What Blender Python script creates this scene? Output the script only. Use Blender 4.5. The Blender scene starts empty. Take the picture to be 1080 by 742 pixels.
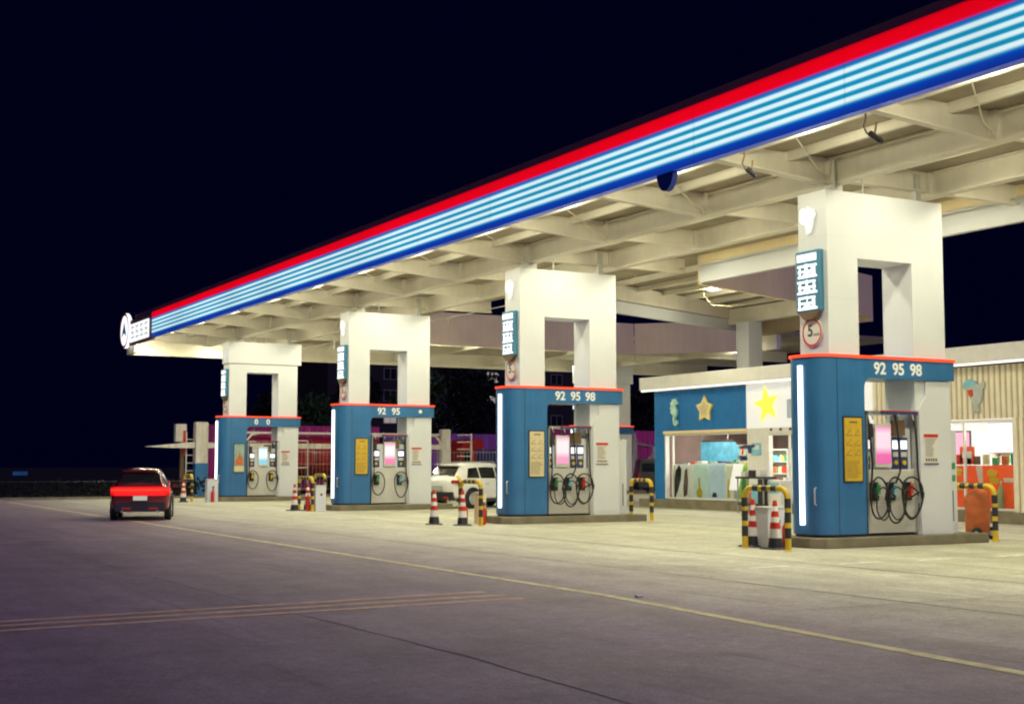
import bpy, bmesh, math, random
from math import sin, cos, pi, radians as R
from mathutils import Vector, Matrix
random.seed(7)
scene = bpy.context.scene
COL = scene.collection

# ------------------------------------------------------------------ helpers
class MB:
    def __init__(s): s.v = []; s.f = []
    def add(s, vs, fs):
        n = len(s.v); s.v += [tuple(v) for v in vs]; s.f += [tuple(i + n for i in f) for f in fs]; return s
    def box(s, x0, x1, y0, y1, z0, z1):
        x0, x1 = sorted((x0, x1)); y0, y1 = sorted((y0, y1)); z0, z1 = sorted((z0, z1))
        return s.add([(x0,y0,z0),(x1,y0,z0),(x1,y1,z0),(x0,y1,z0),(x0,y0,z1),(x1,y0,z1),(x1,y1,z1),(x0,y1,z1)],
                     [(3,2,1,0),(4,5,6,7),(0,1,5,4),(1,2,6,5),(2,3,7,6),(3,0,4,7)])
    def rbox(s, x0, x1, y0, y1, z0, z1, b=.02):
        # box with chamfered vertical and top edges
        p = [(x0+b,y0),(x1-b,y0),(x1,y0+b),(x1,y1-b),(x1-b,y1),(x0+b,y1),(x0,y1-b),(x0,y0+b)]
        cx, cy = (x0+x1)/2, (y0+y1)/2
        def ins(q): return (cx+(q[0]-cx)*(1-2*b/max(x1-x0,.01)), cy+(q[1]-cy)*(1-2*b/max(y1-y0,.01)))
        vs = [(a,c,z0) for a,c in p] + [(a,c,z1-b) for a,c in p] + [(*ins(q),z1) for q in p]
        fs = [tuple(range(7,-1,-1)), tuple(range(16,24))]
        for k in (0,8):
            for i in range(8): fs.append((k+i, k+(i+1)%8, k+8+(i+1)%8, k+8+i))
        return s.add(vs, fs)
    def prism(s, pts, z0, z1):
        n = len(pts)
        return s.add([(a,b,z0) for a,b in pts]+[(a,b,z1) for a,b in pts],
                     [tuple(range(n-1,-1,-1)), tuple(range(n,2*n))]+[(i,(i+1)%n,n+(i+1)%n,n+i) for i in range(n)])
    def prism_ax(s, pts, a0, a1, ax):
        # extrude 2D polygon along ax ('x': pts=(y,z); 'y': pts=(x,z))
        n = len(pts)
        mk = (lambda p,a:(a,p[0],p[1])) if ax=='x' else (lambda p,a:(p[0],a,p[1]))
        return s.add([mk(p,a0) for p in pts]+[mk(p,a1) for p in pts],
                     [tuple(range(n-1,-1,-1)), tuple(range(n,2*n))]+[(i,(i+1)%n,n+(i+1)%n,n+i) for i in range(n)])
    def quad(s, a, b, c, d): return s.add([a,b,c,d], [(0,1,2,3)])
    def tube(s, pts, r, seg=8, r1=None, caps=True):
        pts = [Vector(p) for p in pts]; n = len(pts); rings = []
        up = Vector((0,0,1)); prev = None
        for i,p in enumerate(pts):
            t = (pts[min(i+1,n-1)]-pts[max(i-1,0)]).normalized()
            if prev is None:
                u = t.cross(up)
                if u.length < .05: u = t.cross(Vector((1,0,0)))
            else: u = prev - t*prev.dot(t)
            u.normalize(); w = t.cross(u); prev = u
            rr = r if r1 is None else r+(r1-r)*i/(n-1)
            rings.append([p+u*rr*cos(2*pi*k/seg)+w*rr*sin(2*pi*k/seg) for k in range(seg)])
        vs = [v for g in rings for v in g]; fs = []
        for i in range(n-1):
            for k in range(seg): fs.append((i*seg+k, i*seg+(k+1)%seg, (i+1)*seg+(k+1)%seg, (i+1)*seg+k))
        if caps: fs += [tuple(range(seg-1,-1,-1)), tuple(range((n-1)*seg, n*seg))]
        return s.add(vs, fs)
    def lathe(s, prof, c=(0,0,0), seg=16, ax='z'):
        vs = []; fs = []; n = len(prof)
        for r,h in prof:
            for k in range(seg):
                a = 2*pi*k/seg
                if ax=='z': vs.append((c[0]+r*cos(a), c[1]+r*sin(a), c[2]+h))
                elif ax=='x': vs.append((c[0]+h, c[1]+r*cos(a), c[2]+r*sin(a)))
                else: vs.append((c[0]+r*cos(a), c[1]+h, c[2]+r*sin(a)))
        for i in range(n-1):
            for k in range(seg): fs.append((i*seg+k, i*seg+(k+1)%seg, (i+1)*seg+(k+1)%seg, (i+1)*seg+k))
        fs += [tuple(range(seg-1,-1,-1)), tuple(range((n-1)*seg, n*seg))]
        return s.add(vs, fs)
    def build(s, name, m, parent=None, smooth=False, bevel=0):
        me = bpy.data.meshes.new(name); me.from_pydata(s.v, [], s.f); me.update()
        bm = bmesh.new(); bm.from_mesh(me); bmesh.ops.recalc_face_normals(bm, faces=bm.faces)
        bm.to_mesh(me); bm.free()
        o = bpy.data.objects.new(name, me); COL.objects.link(o)
        me.materials.append(m)
        if parent: o.parent = parent
        if smooth:
            for p in me.polygons: p.use_smooth = True
            me.set_sharp_from_angle(angle=R(40))
        if bevel:
            b = o.modifiers.new('bevel','BEVEL'); b.width = bevel; b.segments = 2; b.limit_method='ANGLE'
        return o

def tag(o, label=None, cat=None, group=None, kind=None):
    if label: o['label'] = label
    if cat: o['category'] = cat
    if group: o['group'] = group
    if kind: o['kind'] = kind
    return o
def thing(name, label, cat, loc=(0,0,0), rz=0, group=None):
    o = bpy.data.objects.new(name, None); COL.objects.link(o)
    o.location = loc; o.rotation_euler = (0,0,rz); o.empty_display_size = .2
    return tag(o, label, cat, group)
def copy_tree(o, parent=None):
    c = o.copy(); COL.objects.link(c); c.parent = parent
    for ch in [x for x in list(bpy.data.objects) if x.parent == o and x != c]: copy_tree(ch, c)
    return c
def dup(root, loc, rz=0, label=None, scale=None):
    c = copy_tree(root); c.location = loc; c.rotation_euler = (0,0,rz)
    if label: c['label'] = label
    if scale: c.scale = scale
    return c

# ------------------------------------------------------------------ materials
def mat(name, col, rough=.6, metal=0, var=.12, scale=3, bump=0, bscale=40, coat=0, dirt=0):
    m = bpy.data.materials.new(name); m.use_nodes = True; nt = m.node_tree; N = nt.nodes; L = nt.links
    b = N['Principled BSDF']; b.inputs['Roughness'].default_value = rough; b.inputs['Metallic'].default_value = metal
    if coat: b.inputs['Coat Weight'].default_value = coat
    tc = N.new('ShaderNodeTexCoord'); nz = N.new('ShaderNodeTexNoise'); nz.inputs['Scale'].default_value = scale; nz.inputs['Detail'].default_value = 6
    L.new(tc.outputs['Object'], nz.inputs['Vector'])
    rp = N.new('ShaderNodeValToRGB'); e = rp.color_ramp.elements
    e[0].position = .3; e[1].position = .72
    e[0].color = tuple(c*(1-var) for c in col)+(1,); e[1].color = tuple(min(1,c*(1+var)) for c in col)+(1,)
    L.new(nz.outputs['Fac'], rp.inputs['Fac']); out = rp.outputs['Color']
    if dirt:
        mp = N.new('ShaderNodeMapping'); mp.inputs['Scale'].default_value = (6,6,.5); L.new(tc.outputs['Object'], mp.inputs['Vector'])
        n2 = N.new('ShaderNodeTexNoise'); n2.inputs['Scale'].default_value = 1; n2.inputs['Detail'].default_value = 8; L.new(mp.outputs[0], n2.inputs['Vector'])
        r2 = N.new('ShaderNodeValToRGB'); r2.color_ramp.elements[0].position=.35; r2.color_ramp.elements[1].position=.65
        r2.color_ramp.elements[0].color=(1-dirt,1-dirt*1.1,1-dirt*1.3,1); r2.color_ramp.elements[1].color=(1,1,1,1)
        L.new(n2.outputs['Fac'], r2.inputs['Fac'])
        mx = N.new('ShaderNodeMix'); mx.data_type='RGBA'; mx.blend_type='MULTIPLY'; mx.inputs[0].default_value=1
        L.new(out, mx.inputs[6]); L.new(r2.outputs['Color'], mx.inputs[7]); out = mx.outputs[2]
    L.new(out, b.inputs['Base Color'])
    if bump:
        n3 = N.new('ShaderNodeTexNoise'); n3.inputs['Scale'].default_value = bscale; n3.inputs['Detail'].default_value = 5; L.new(tc.outputs['Object'], n3.inputs['Vector'])
        bp = N.new('ShaderNodeBump'); bp.inputs['Strength'].default_value = bump; bp.inputs['Distance'].default_value = .01
        L.new(n3.outputs['Fac'], bp.inputs['Height']); L.new(bp.outputs['Normal'], b.inputs['Normal'])
    return m
def emat(name, col, st, base=(.5,.5,.5), var=.15, scale=4):
    m = bpy.data.materials.new(name); m.use_nodes = True; nt = m.node_tree; N = nt.nodes; L = nt.links
    b = N['Principled BSDF']; b.inputs['Base Color'].default_value = base+(1,); b.inputs['Roughness'].default_value = .5
    tc = N.new('ShaderNodeTexCoord'); nz = N.new('ShaderNodeTexNoise'); nz.inputs['Scale'].default_value = scale; L.new(tc.outputs['Object'], nz.inputs['Vector'])
    rp = N.new('ShaderNodeValToRGB'); rp.color_ramp.elements[0].color = tuple(c*(1-var) for c in col)+(1,); rp.color_ramp.elements[1].color = tuple(min(1,c*(1+var)) for c in col)+(1,)
    L.new(nz.outputs['Fac'], rp.inputs['Fac']); L.new(rp.outputs['Color'], b.inputs['Emission Color']); b.inputs['Emission Strength'].default_value = st
    return m
def ramp_emat(name, axis, lo, hi, stops, st, base=(.2,.2,.2), seam=None):
    """emission colour as a ramp along a local axis (printed / backlit face)"""
    m = bpy.data.materials.new(name); m.use_nodes = True; nt = m.node_tree; N = nt.nodes; L = nt.links
    b = N['Principled BSDF']; b.inputs['Base Color'].default_value = base+(1,); b.inputs['Roughness'].default_value = .35
    tc = N.new('ShaderNodeTexCoord'); sp = N.new('ShaderNodeSeparateXYZ'); L.new(tc.outputs['Object'], sp.inputs[0])
    mr = N.new('ShaderNodeMapRange'); mr.inputs['From Min'].default_value = lo; mr.inputs['From Max'].default_value = hi
    L.new(sp.outputs[axis], mr.inputs['Value'])
    rp = N.new('ShaderNodeValToRGB'); cr = rp.color_ramp
    while len(cr.elements) < len(stops): cr.elements.new(.5)
    for e,(p,c) in zip(cr.elements, stops): e.position = p
    for e,(p,c) in zip(cr.elements, stops): e.color = tuple(c)+(1,)
    L.new(mr.outputs[0], rp.inputs['Fac']); out = rp.outputs['Color']
    if seam:
        md = N.new('ShaderNodeMath'); md.operation='PINGPONG'; md.inputs[1].default_value = seam/2
        L.new(sp.outputs[0], md.inputs[0])
        lt = N.new('ShaderNodeMapRange'); lt.inputs['From Min'].default_value=.0; lt.inputs['From Max'].default_value=.035
        lt.inputs['To Min'].default_value=.78; lt.inputs['To Max'].default_value=1; L.new(md.outputs[0], lt.inputs['Value'])
        nz = N.new('ShaderNodeTexNoise'); nz.inputs['Scale'].default_value = .35; nz.inputs['Detail'].default_value=3; L.new(tc.outputs['Object'], nz.inputs['Vector'])
        m2 = N.new('ShaderNodeMapRange'); m2.inputs['To Min'].default_value=.72; m2.inputs['To Max'].default_value=1.25; L.new(nz.outputs['Fac'], m2.inputs['Value'])
        mu = N.new('ShaderNodeMath'); mu.operation='MULTIPLY'; L.new(lt.outputs[0], mu.inputs[0]); L.new(m2.outputs[0], mu.inputs[1])
        mm = N.new('ShaderNodeMath'); mm.operation='MULTIPLY'; mm.inputs[1].default_value = st; L.new(mu.outputs[0], mm.inputs[0])
        L.new(mm.outputs[0], b.inputs['Emission Strength'])
    else: b.inputs['Emission Strength'].default_value = st
    L.new(out, b.inputs['Emission Color'])
    return m
def glass(name, tint=(.9,.95,.95), rough=.02, mixf=.12):
    m = bpy.data.materials.new(name); m.use_nodes = True; nt = m.node_tree; N = nt.nodes; L = nt.links
    N.remove(N['Principled BSDF'])
    t = N.new('ShaderNodeBsdfTransparent'); t.inputs[0].default_value = tint+(1,)
    g = N.new('ShaderNodeBsdfGlossy'); g.inputs['Roughness'].default_value = rough
    mx = N.new('ShaderNodeMixShader'); fr = N.new('ShaderNodeFresnel'); fr.inputs[0].default_value = 1.45
    L.new(fr.outputs[0], mx.inputs[0]);  L.new(t.outputs[0], mx.inputs[1]); L.new(g.outputs[0], mx.inputs[2])
    L.new(mx.outputs[0], N['Material Output'].inputs[0])
    return m

def srgb(r,g,b):
    f = lambda c: (c/255/12.92) if c/255 <= .04045 else ((c/255+.055)/1.055)**2.4
    return (f(r),f(g),f(b))

M = {}
M['white']   = mat('white_cladding', (.69,.715,.755), .42, var=.05, scale=.5, dirt=.012)
M['beam']    = mat('painted_steel', (.80,.76,.64), .5, var=.10, scale=1.0, dirt=.04)
M['deck']    = mat('roof_deck', (.36,.31,.22), .65, var=.22, scale=.9, dirt=.08)
M['tan']     = mat('tan_cladding', (.92,.76,.46), .6, var=.08, scale=.6, dirt=.05)
M['blue']    = mat('blue_panel', (.038,.165,.385), .30, var=.10, scale=1.6, dirt=.10)
M['bluec']   = mat('blue_corrugated', (.012,.20,.56), .5, var=.08)
M['beigec']  = mat('beige_corrugated', (.84,.77,.60), .55, var=.06)
M['storew']  = mat('store_white_panel', (.80,.78,.74), .45, var=.04, dirt=.03)
M['kerb']    = mat('kerb_concrete', (.20,.175,.115), .85, var=.25, scale=2.5, bump=.4)
M['grey']    = mat('grey_metal', (.35,.34,.32), .45, metal=.4)
M['lgrey']   = mat('light_grey_plastic', (.6,.59,.54), .5, var=.06)
M['black']   = mat('black_rubber', (.012,.012,.013), .5)
M['dark']    = mat('dark_plastic', (.03,.03,.035), .45)
M['brown']   = mat('brown_plastic', (.16,.10,.06), .5)
M['yellow']  = mat('yellow_paint', (.72,.50,.03), .45, var=.12, scale=6, dirt=.15)
M['yellow2'] = mat('poster_yellow', (.62,.40,.03), .5, var=.1, scale=9)
M['cream']   = mat('poster_cream', (.66,.57,.33), .5, var=.08, scale=9)
M['red']     = mat('red_paint', (.62,.035,.015), .4, var=.12, scale=6)
M['reflect'] = mat('cone_white', (.78,.76,.70), .5, var=.08, scale=6)
M['orange']  = mat('orange_cover', (.52,.13,.035), .65, var=.25, scale=5, bump=.6, bscale=8)
M['silver']  = mat('silver', (.6,.6,.6), .3, metal=.8)
M['green']   = mat('green_plastic', (.05,.32,.12), .4)
M['cyanp']   = mat('cyan_plastic', (.2,.5,.65), .4)
M['paper']   = mat('paper_white', (.75,.74,.70), .6, var=.04)
M['ink']     = mat('ink', (.06,.055,.05), .6)
M['maroon']  = mat('maroon_sheet', (.88,.07,.30), .6, var=.3, scale=.35, dirt=.4)
M['purple']  = mat('purple_sheet', (.42,.12,.50), .6, var=.25, scale=.35, dirt=.3)
M['foliage'] = mat('foliage', (.035,.075,.02), .7, var=.6, scale=1.5)
M['foliage2']= mat('foliage_dark', (.003,.007,.003), .95, var=.6, scale=1.5)
M['bark']    = mat('bark', (.07,.05,.035), .9, var=.3, scale=5, bump=.5, bscale=12)
M['bldg']    = mat('dark_render', (.025,.022,.025), .9, var=.2, scale=.3)
M['neonw']   = emat('tube_white', (.86,.93,1), 3.2)
M['neonr']   = emat('strip_red', (1,.06,.012), 1.6, base=(.4,.02,.01))
M['lamp']    = emat('lamp_lens', (1,.97,.86), 7)
M['wglow']   = emat('sign_white', (.92,.96,1), 1.3)
M['emblemglow'] = emat('emblem_soft', (.92,.96,1), .45, base=(.8,.8,.8))
M['teal']    = emat('sign_teal', srgb(50,110,140), .12, base=(.04,.17,.27))
M['carred']  = None
M['whitepaint'] = mat('white_car_paint', (.84,.84,.80), .25, coat=.6, var=.02)
M['darkpaint']  = mat('dark_car_paint', (.20,.02,.022), .25, coat=.8, var=.05)
M['glassd']  = mat('tinted_glass', (.02,.02,.02), .06, var=.05, coat=.5)
M['glass']   = glass('window_glass')
M['redtruck']= mat('truck_red', (.55,.03,.02), .4, var=.1)
M['tank']    = mat('tank_red', (.60,.035,.05), .32, var=.35, scale=.6, dirt=.35, coat=.3)
M['navy']    = mat('truck_blue', (.03,.05,.16), .45)
M['polewhite'] = mat('pole_white', (.70,.66,.62), .5, var=.1, dirt=.2)
M['shopwall']= mat('shop_wall', (.17,.10,.085), .7, var=.15, scale=2)
M['shopfloor']= mat('shop_floor', (.5,.47,.42), .3)
M['shopceil']= mat('shop_ceiling', (.75,.73,.68), .7)
M['ltred']   = mat('banner_red', (.75,.09,.02), .5, var=.08)
M['ltyel']   = mat('banner_yellow', (.80,.56,.05), .5, var=.08)
M['stary']   = emat('star_yellow', srgb(235,225,70), .75, base=(.8,.7,.1), var=.05)
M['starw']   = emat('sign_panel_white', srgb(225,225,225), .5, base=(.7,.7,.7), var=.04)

# ground: one sheet, procedural concrete with stains
def ground_mat():
    m = bpy.data.materials.new('concrete_ground'); m.use_nodes = True; nt = m.node_tree; N = nt.nodes; L = nt.links
    b = N['Principled BSDF']; tc = N.new('ShaderNodeTexCoord')
    def noise(sc, det=6, vec=None, rough=.6):
        n = N.new('ShaderNodeTexNoise'); n.inputs['Scale'].default_value = sc; n.inputs['Detail'].default_value = det; n.inputs['Roughness'].default_value = rough
        L.new(vec or tc.outputs['Object'], n.inputs['Vector']); return n
    def ramp(n, p0, c0, p1, c1):
        r = N.new('ShaderNodeValToRGB'); e = r.color_ramp.elements; e[0].position=p0; e[1].position=p1; e[0].color=c0+(1,); e[1].color=c1+(1,); L.new(n.outputs['Fac'], r.inputs['Fac']); return r
    def mul(a, c):
        x = N.new('ShaderNodeMix'); x.data_type='RGBA'; x.blend_type='MULTIPLY'; x.inputs[0].default_value=1; L.new(a, x.inputs[6]); L.new(c, x.inputs[7]); return x.outputs[2]
    base = ramp(noise(.22, 5), .3, (.60,.60,.45), .7, (.74,.73,.56))
    st = ramp(noise(1.1, 8, rough=.7), .32, (.72,.71,.68), .62, (1,1,1))
    mp = N.new('ShaderNodeMapping'); mp.inputs['Scale'].default_value = (.05,.9,1); L.new(tc.outputs['Object'], mp.inputs['Vector'])
    tr = ramp(noise(1, 6, mp.outputs[0]), .35, (.82,.81,.80), .6, (1,1,1))
    fine = ramp(noise(45, 4), .3, (.62,.62,.62), .7, (1.2,1.2,1.2))
    mid = ramp(noise(7, 8, rough=.75), .36, (.80,.79,.77), .58, (1.04,1.04,1.04))
    mp2 = N.new('ShaderNodeMapping'); mp2.inputs['Scale'].default_value = (.12,2.6,1); mp2.inputs['Rotation'].default_value=(0,0,.06); L.new(tc.outputs['Object'], mp2.inputs['Vector'])
    tyre = ramp(noise(1, 4, mp2.outputs[0]), .60, (1,1,1), .72, (.72,.71,.70))
    # slab to slab tone: cast bays 6 x 5 m
    bk = N.new('ShaderNodeTexWhiteNoise'); bk.noise_dimensions='2D'
    sn = N.new('ShaderNodeVectorMath'); sn.operation='DIVIDE'; sn.inputs[1].default_value=(6.1,5.05,1); L.new(tc.outputs['Object'], sn.inputs[0])
    fl = N.new('ShaderNodeVectorMath'); fl.operation='FLOOR'; L.new(sn.outputs[0], fl.inputs[0]); L.new(fl.outputs[0], bk.inputs['Vector'])
    sl = N.new('ShaderNodeMapRange'); sl.inputs['To Min'].default_value=.93; sl.inputs['To Max'].default_value=1.03; L.new(bk.outputs['Value'], sl.inputs['Value'])
    c = mul(mul(mul(base.outputs[0], st.outputs[0]), tr.outputs[0]), fine.outputs[0]); c = mul(c, sl.outputs[0])
    oil = ramp(noise(.45, 4, rough=.5), .66, (1,1,1), .76, (.62,.60,.57)); c = mul(c, oil.outputs[0]); c = mul(c, mid.outputs[0]); c = mul(c, tyre.outputs[0])
    # outer drive lane: light falloff painted in as a darker violet tint, easing off inwards
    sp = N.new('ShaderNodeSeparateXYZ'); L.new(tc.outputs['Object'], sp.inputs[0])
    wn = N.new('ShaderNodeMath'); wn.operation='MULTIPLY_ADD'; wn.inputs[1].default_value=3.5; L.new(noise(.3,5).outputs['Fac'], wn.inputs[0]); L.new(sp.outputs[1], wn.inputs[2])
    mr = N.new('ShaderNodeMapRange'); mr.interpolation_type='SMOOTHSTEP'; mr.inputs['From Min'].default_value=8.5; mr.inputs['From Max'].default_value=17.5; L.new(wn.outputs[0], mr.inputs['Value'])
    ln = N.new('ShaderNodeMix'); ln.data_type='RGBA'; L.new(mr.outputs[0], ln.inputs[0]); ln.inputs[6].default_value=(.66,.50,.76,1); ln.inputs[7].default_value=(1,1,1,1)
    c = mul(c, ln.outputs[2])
    L.new(c, b.inputs['Base Color'])
    rr = N.new('ShaderNodeMapRange'); rr.inputs['To Min'].default_value=.55; rr.inputs['To Max'].default_value=.8; L.new(noise(.8).outputs['Fac'], rr.inputs['Value']); L.new(rr.outputs[0], b.inputs['Roughness'])
    bp = N.new('ShaderNodeBump'); bp.inputs['Strength'].default_value=.35; bp.inputs['Distance'].default_value=.006; L.new(noise(30, 6).outputs['Fac'], bp.inputs['Height']); L.new(bp.outputs[0], b.inputs['Normal'])
    return m
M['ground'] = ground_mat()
M['asph'] = mat('dark_ground', (.004,.004,.003), .9, var=.3, scale=.5)
M['linepaint'] = mat('worn_yellow_line', (.85,.70,.36), .7, var=.35, scale=5)
M['lineorange'] = mat('worn_orange_line', (.98,.56,.32), .7, var=.3, scale=5)
M['linewhite'] = mat('worn_white_line', (.85,.84,.76), .7, var=.25, scale=5)
M['joint'] = mat('joint_tar', (.09,.08,.07), .9, var=.5, scale=4)

# fascia bands
W = (.72,.92,.95); C = (.0,.27,.47); Bl = (.0,.05,.36)
st = [(0,(.0,.02,.25)),(.15,(.0,.035,.38)),(.20,(.0,.22,.5))]
for i,p in enumerate((.23,.42,.61,.80)):
    st += [(p+.030,W),(p+.080,W)]
    st += [(p+.114,C),(p+.178,C)] if i<3 else [(p+.125,(.0,.22,.5))]
st += [(1,(.02,.06,.42))]
M['stripes'] = ramp_emat('backlit_stripes', 2, 7.5, 8.38, st, 1.0, base=(.05,.12,.2), seam=4.2)
M['fred'] = ramp_emat('backlit_red', 2, 8.38, 8.66, [(0,(.45,.02,.22)),(.14,(.78,0,.012)),(.8,(.76,0,.006)),(1,(.35,0,.01))], 1.0, base=(.3,.01,.01), seam=4.2)
M['ftrim'] = mat('fascia_trim', (.14,.07,.11), .5, var=.1)

# ------------------------------------------------------------------ camera
cam = bpy.data.cameras.new('camera'); co = bpy.data.objects.new('camera', cam); COL.objects.link(co)
cam.sensor_width = 36; cam.lens = 47.67; cam.clip_end = 3000; cam.clip_start = .1
co.location = (0,0,1.65); co.rotation_euler = (R(90+4.76), 0, R(60.8)); scene.camera = co

# ------------------------------------------------------------------ world and light
w = bpy.data.worlds.new('World'); scene.world = w; w.use_nodes = True
nt = w.node_tree; bg = nt.nodes['Background']
sky = nt.nodes.new('ShaderNodeTexSky'); sky.sky_type = 'NISHITA'; sky.sun_disc = False
sky.sun_elevation = R(-4); sky.sun_rotation = R(200)
mx = nt.nodes.new('ShaderNodeMix'); mx.data_type='RGBA'; mx.inputs[0].default_value = .03
mx.inputs[6].default_value = (.004,.004,.085,1)
nt.links.new(sky.outputs[0], mx.inputs[7]); nt.links.new(mx.outputs[2], bg.inputs['Color'])
bg.inputs['Strength'].default_value = .10
sl = bpy.data.lights.new('violet_fill','SUN'); sl.energy = .85; sl.angle = R(60); sl.color = (.56,.46,1.0)  # soft violet fill sun, added to lift the foreground and far fence
so = bpy.data.objects.new('violet_fill', sl); COL.objects.link(so); so.rotation_euler = (0, R(48), R(-14))
scene.view_settings.view_transform = 'Standard'; scene.view_settings.look = 'None'; scene.view_settings.exposure = 0

# ------------------------------------------------------------------ setting: ground
g = MB().quad((-900,-400,0),(300,-400,0),(300,900,0),(-900,900,0)).build('ground', M['asph']); tag(g, kind='structure')
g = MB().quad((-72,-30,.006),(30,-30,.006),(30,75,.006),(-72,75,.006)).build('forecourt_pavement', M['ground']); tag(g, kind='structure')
def strip(pts, w, z, name, m, wob=0):
    mb = MB(); L = []; n = len(pts); P = []
    for i in range(n-1):
        a = Vector(pts[i]); b = Vector(pts[i+1]); k = max(1, int((b-a).length/.5))
        for j in range(k): P.append(a+(b-a)*j/k)
    P.append(Vector(pts[-1]))
    for i,p in enumerate(P):
        t = (P[min(i+1,len(P)-1)]-P[max(i-1,0)]).normalized(); nrm = Vector((-t.y,t.x)); o = nrm*random.uniform(-wob,wob); ww = w*random.uniform(1-min(.4,wob*20),1+min(.4,wob*20))
        L += [(*(p+o+nrm*ww/2), z), (*(p+o-nrm*ww/2), z)]
    mb.add(L, [(2*i,2*i+1,2*i+3,2*i+2) for i in range(len(P)-1)])
    o = mb.build(name, m); tag(o, kind='structure'); return o
strip([(-64,10.05),(-39.4,9.85),(-14.57,9.5),(-7.5,8.85),(2,8.2)], .16, .010, 'yellow_line', M['linepaint'], .004)
strip([(-15.75,8.38),(-15.25,2.3),(-14.9,-4)], .15, .010, 'orange_line', M['lineorange'], .003)
strip([(-15.25,8.42),(-14.85,2.3),(-14.5,-4)], .15, .010, 'orange_line', M['lineorange'], .003)
strip([(-14.77,8.41),(-14.42,2.24),(-14.1,-4)], .15, .010, 'orange_line', M['lineorange'], .003)
strip([(-20,5.2),(-10.6,5.45),(-7.9,5.36),(0,5.2)], .016, .009, 'pavement_joint', M['joint'], .012)
for Y in (12.2,15.55,):
    strip([(-70,Y),(10,Y)], .03 if Y<13 else .045, .009, 'pavement_joint', M['joint'], .010)
for Y in (26.8,):
    strip([(-70,Y),(10,Y)], .03, .009, 'pavement_joint', M['joint'], .006)
for X in (-66,-60,-54,-48,-42,-36,-30,-24,-18,-12,-6):
    strip([(X,10.2),(X,29)], .014, .008, 'pavement_joint', M['joint'], .004)
for a,b in ((14.0,14.9),(15.9,16.9),(17.7,18.6),(19.6,20.5),(21.6,22.4)):
    strip([(-17.25,a),(-17.35,b)], .10, .010, 'white_dash', M['linewhite'])
    strip([(-29.9,a+6),(-29.95,b+6)], .10, .010, 'white_dash', M['linewhite'])

# ------------------------------------------------------------------ canopy
XL, XR, YF, YB = -68.0, -3.0, 15.8, 25.1
can = thing('canopy', 'long white steel canopy with red white and blue backlit fascia over the pumps', 'canopy', (-35,20,7.5))
can.location = (0,0,0)
PX = [-20.75, -33.45, -46.15, -60.45]
def cbuild(mb, n, m, **k): return mb.build(n, m, can, **k)
# roof decks
cbuild(MB().box(XL+.05,XR,YF+.25,YB,8.05,8.2), 'roof_deck', M['deck'])
cbuild(MB().prism([(-33.4,YB+.02),(-37.4,36.2),(-43.8,36.2),(-39.3,YB+.02)],8.06,8.2), 'roof_deck', M['deck'])
cbuild(MB().prism([(XL+.05,YB+.02),(-55.4,YB+.02),(-55.4,37.9),(-51.2,42.1),(-51.2,52),(XL+.05,52)],8.06,8.2), 'roof_deck', M['deck'])
# front fascia
fa = cbuild(MB().box(-62.2,XR,YF,YF+.18,7.5,8.38), 'fascia_panel', M['stripes'])
cbuild(MB().box(-62.2,XR,YF-.01,YF+.17,8.383,8.66), 'red_band', M['fred'])
cbuild(MB().box(XL+2.5,XR,YF+.02,YF+.30,8.663,8.84), 'roof_edge_trim', M['ftrim'])
cbuild(MB().box(XL+.4,XR,YF+.185,YF+.25,7.515,8.66), 'fascia_back_panel', M['beam'])
# fascia end: lit box and round emblem
cbuild(MB().box(-66.4,-62.25,YF-.02,YF+.17,7.42,8.62), 'sign_backing', M['ftrim'])
sb = cbuild(MB().box(-66.1,-62.6,YF-.07,YF-.025,7.55,8.4), 'light_sign', M['wglow'])
mb = MB()
for k in range(4):
    x0 = -65.9+k*.86
    for (a,b,c,d) in ((.05,.7,.62,.66),(.05,.7,.12,.16),(.34,.39,.05,.72),(.08,.66,.36,.40),(.1,.14,.36,.64),(.6,.64,.14,.38)):
        mb.box(x0+a,x0+b,YF-.078,YF-.0705,7.6+c,7.6+d)
mb.build('character_strokes', M['lgrey'], sb)
em = cbuild(MB().lathe([(.0,0),(.80,0),(.86,-.05),(.86,-.16),(.8,-.2),(0,-.2)], (-67.05,YF+.1,8.2), 32, 'y'), 'round_emblem', M['wglow'], smooth=True)
mb = MB()
for k in range(28):
    a0=2*pi*k/28; a1=2*pi*(k+1)/28
    mb.add([(-67.05+.86*cos(a0),YF-.112,8.2+.86*sin(a0)),(-67.05+.86*cos(a1),YF-.112,8.2+.86*sin(a1)),(-67.05+.74*cos(a1),YF-.112,8.2+.74*sin(a1)),(-67.05+.74*cos(a0),YF-.112,8.2+.74*sin(a0))],[(0,1,2,3)])
mb.build('emblem_rim', M['neonr'] if False else M['red'], em)
MB().prism_ax([(-67.05-.45,7.9),(-67.05,8.6),(-67.05+.45,7.9),(-67.05,8.1)],YF-.13,YF-.105,'y').build('emblem_mark', M['cyanp'], em)
# blue half disc under the fascia
mb = MB(); hp = [(-22.0+.28*cos(a), 7.5+.36*sin(a)) for a in [pi+pi*k/14 for k in range(15)]]
mb.prism_ax(hp, YF+.02, YF+.14, 'y'); cbuild(mb, 'blue_half_disc', mat('half_disc_blue',(.0,.03,.28),.5))
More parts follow.
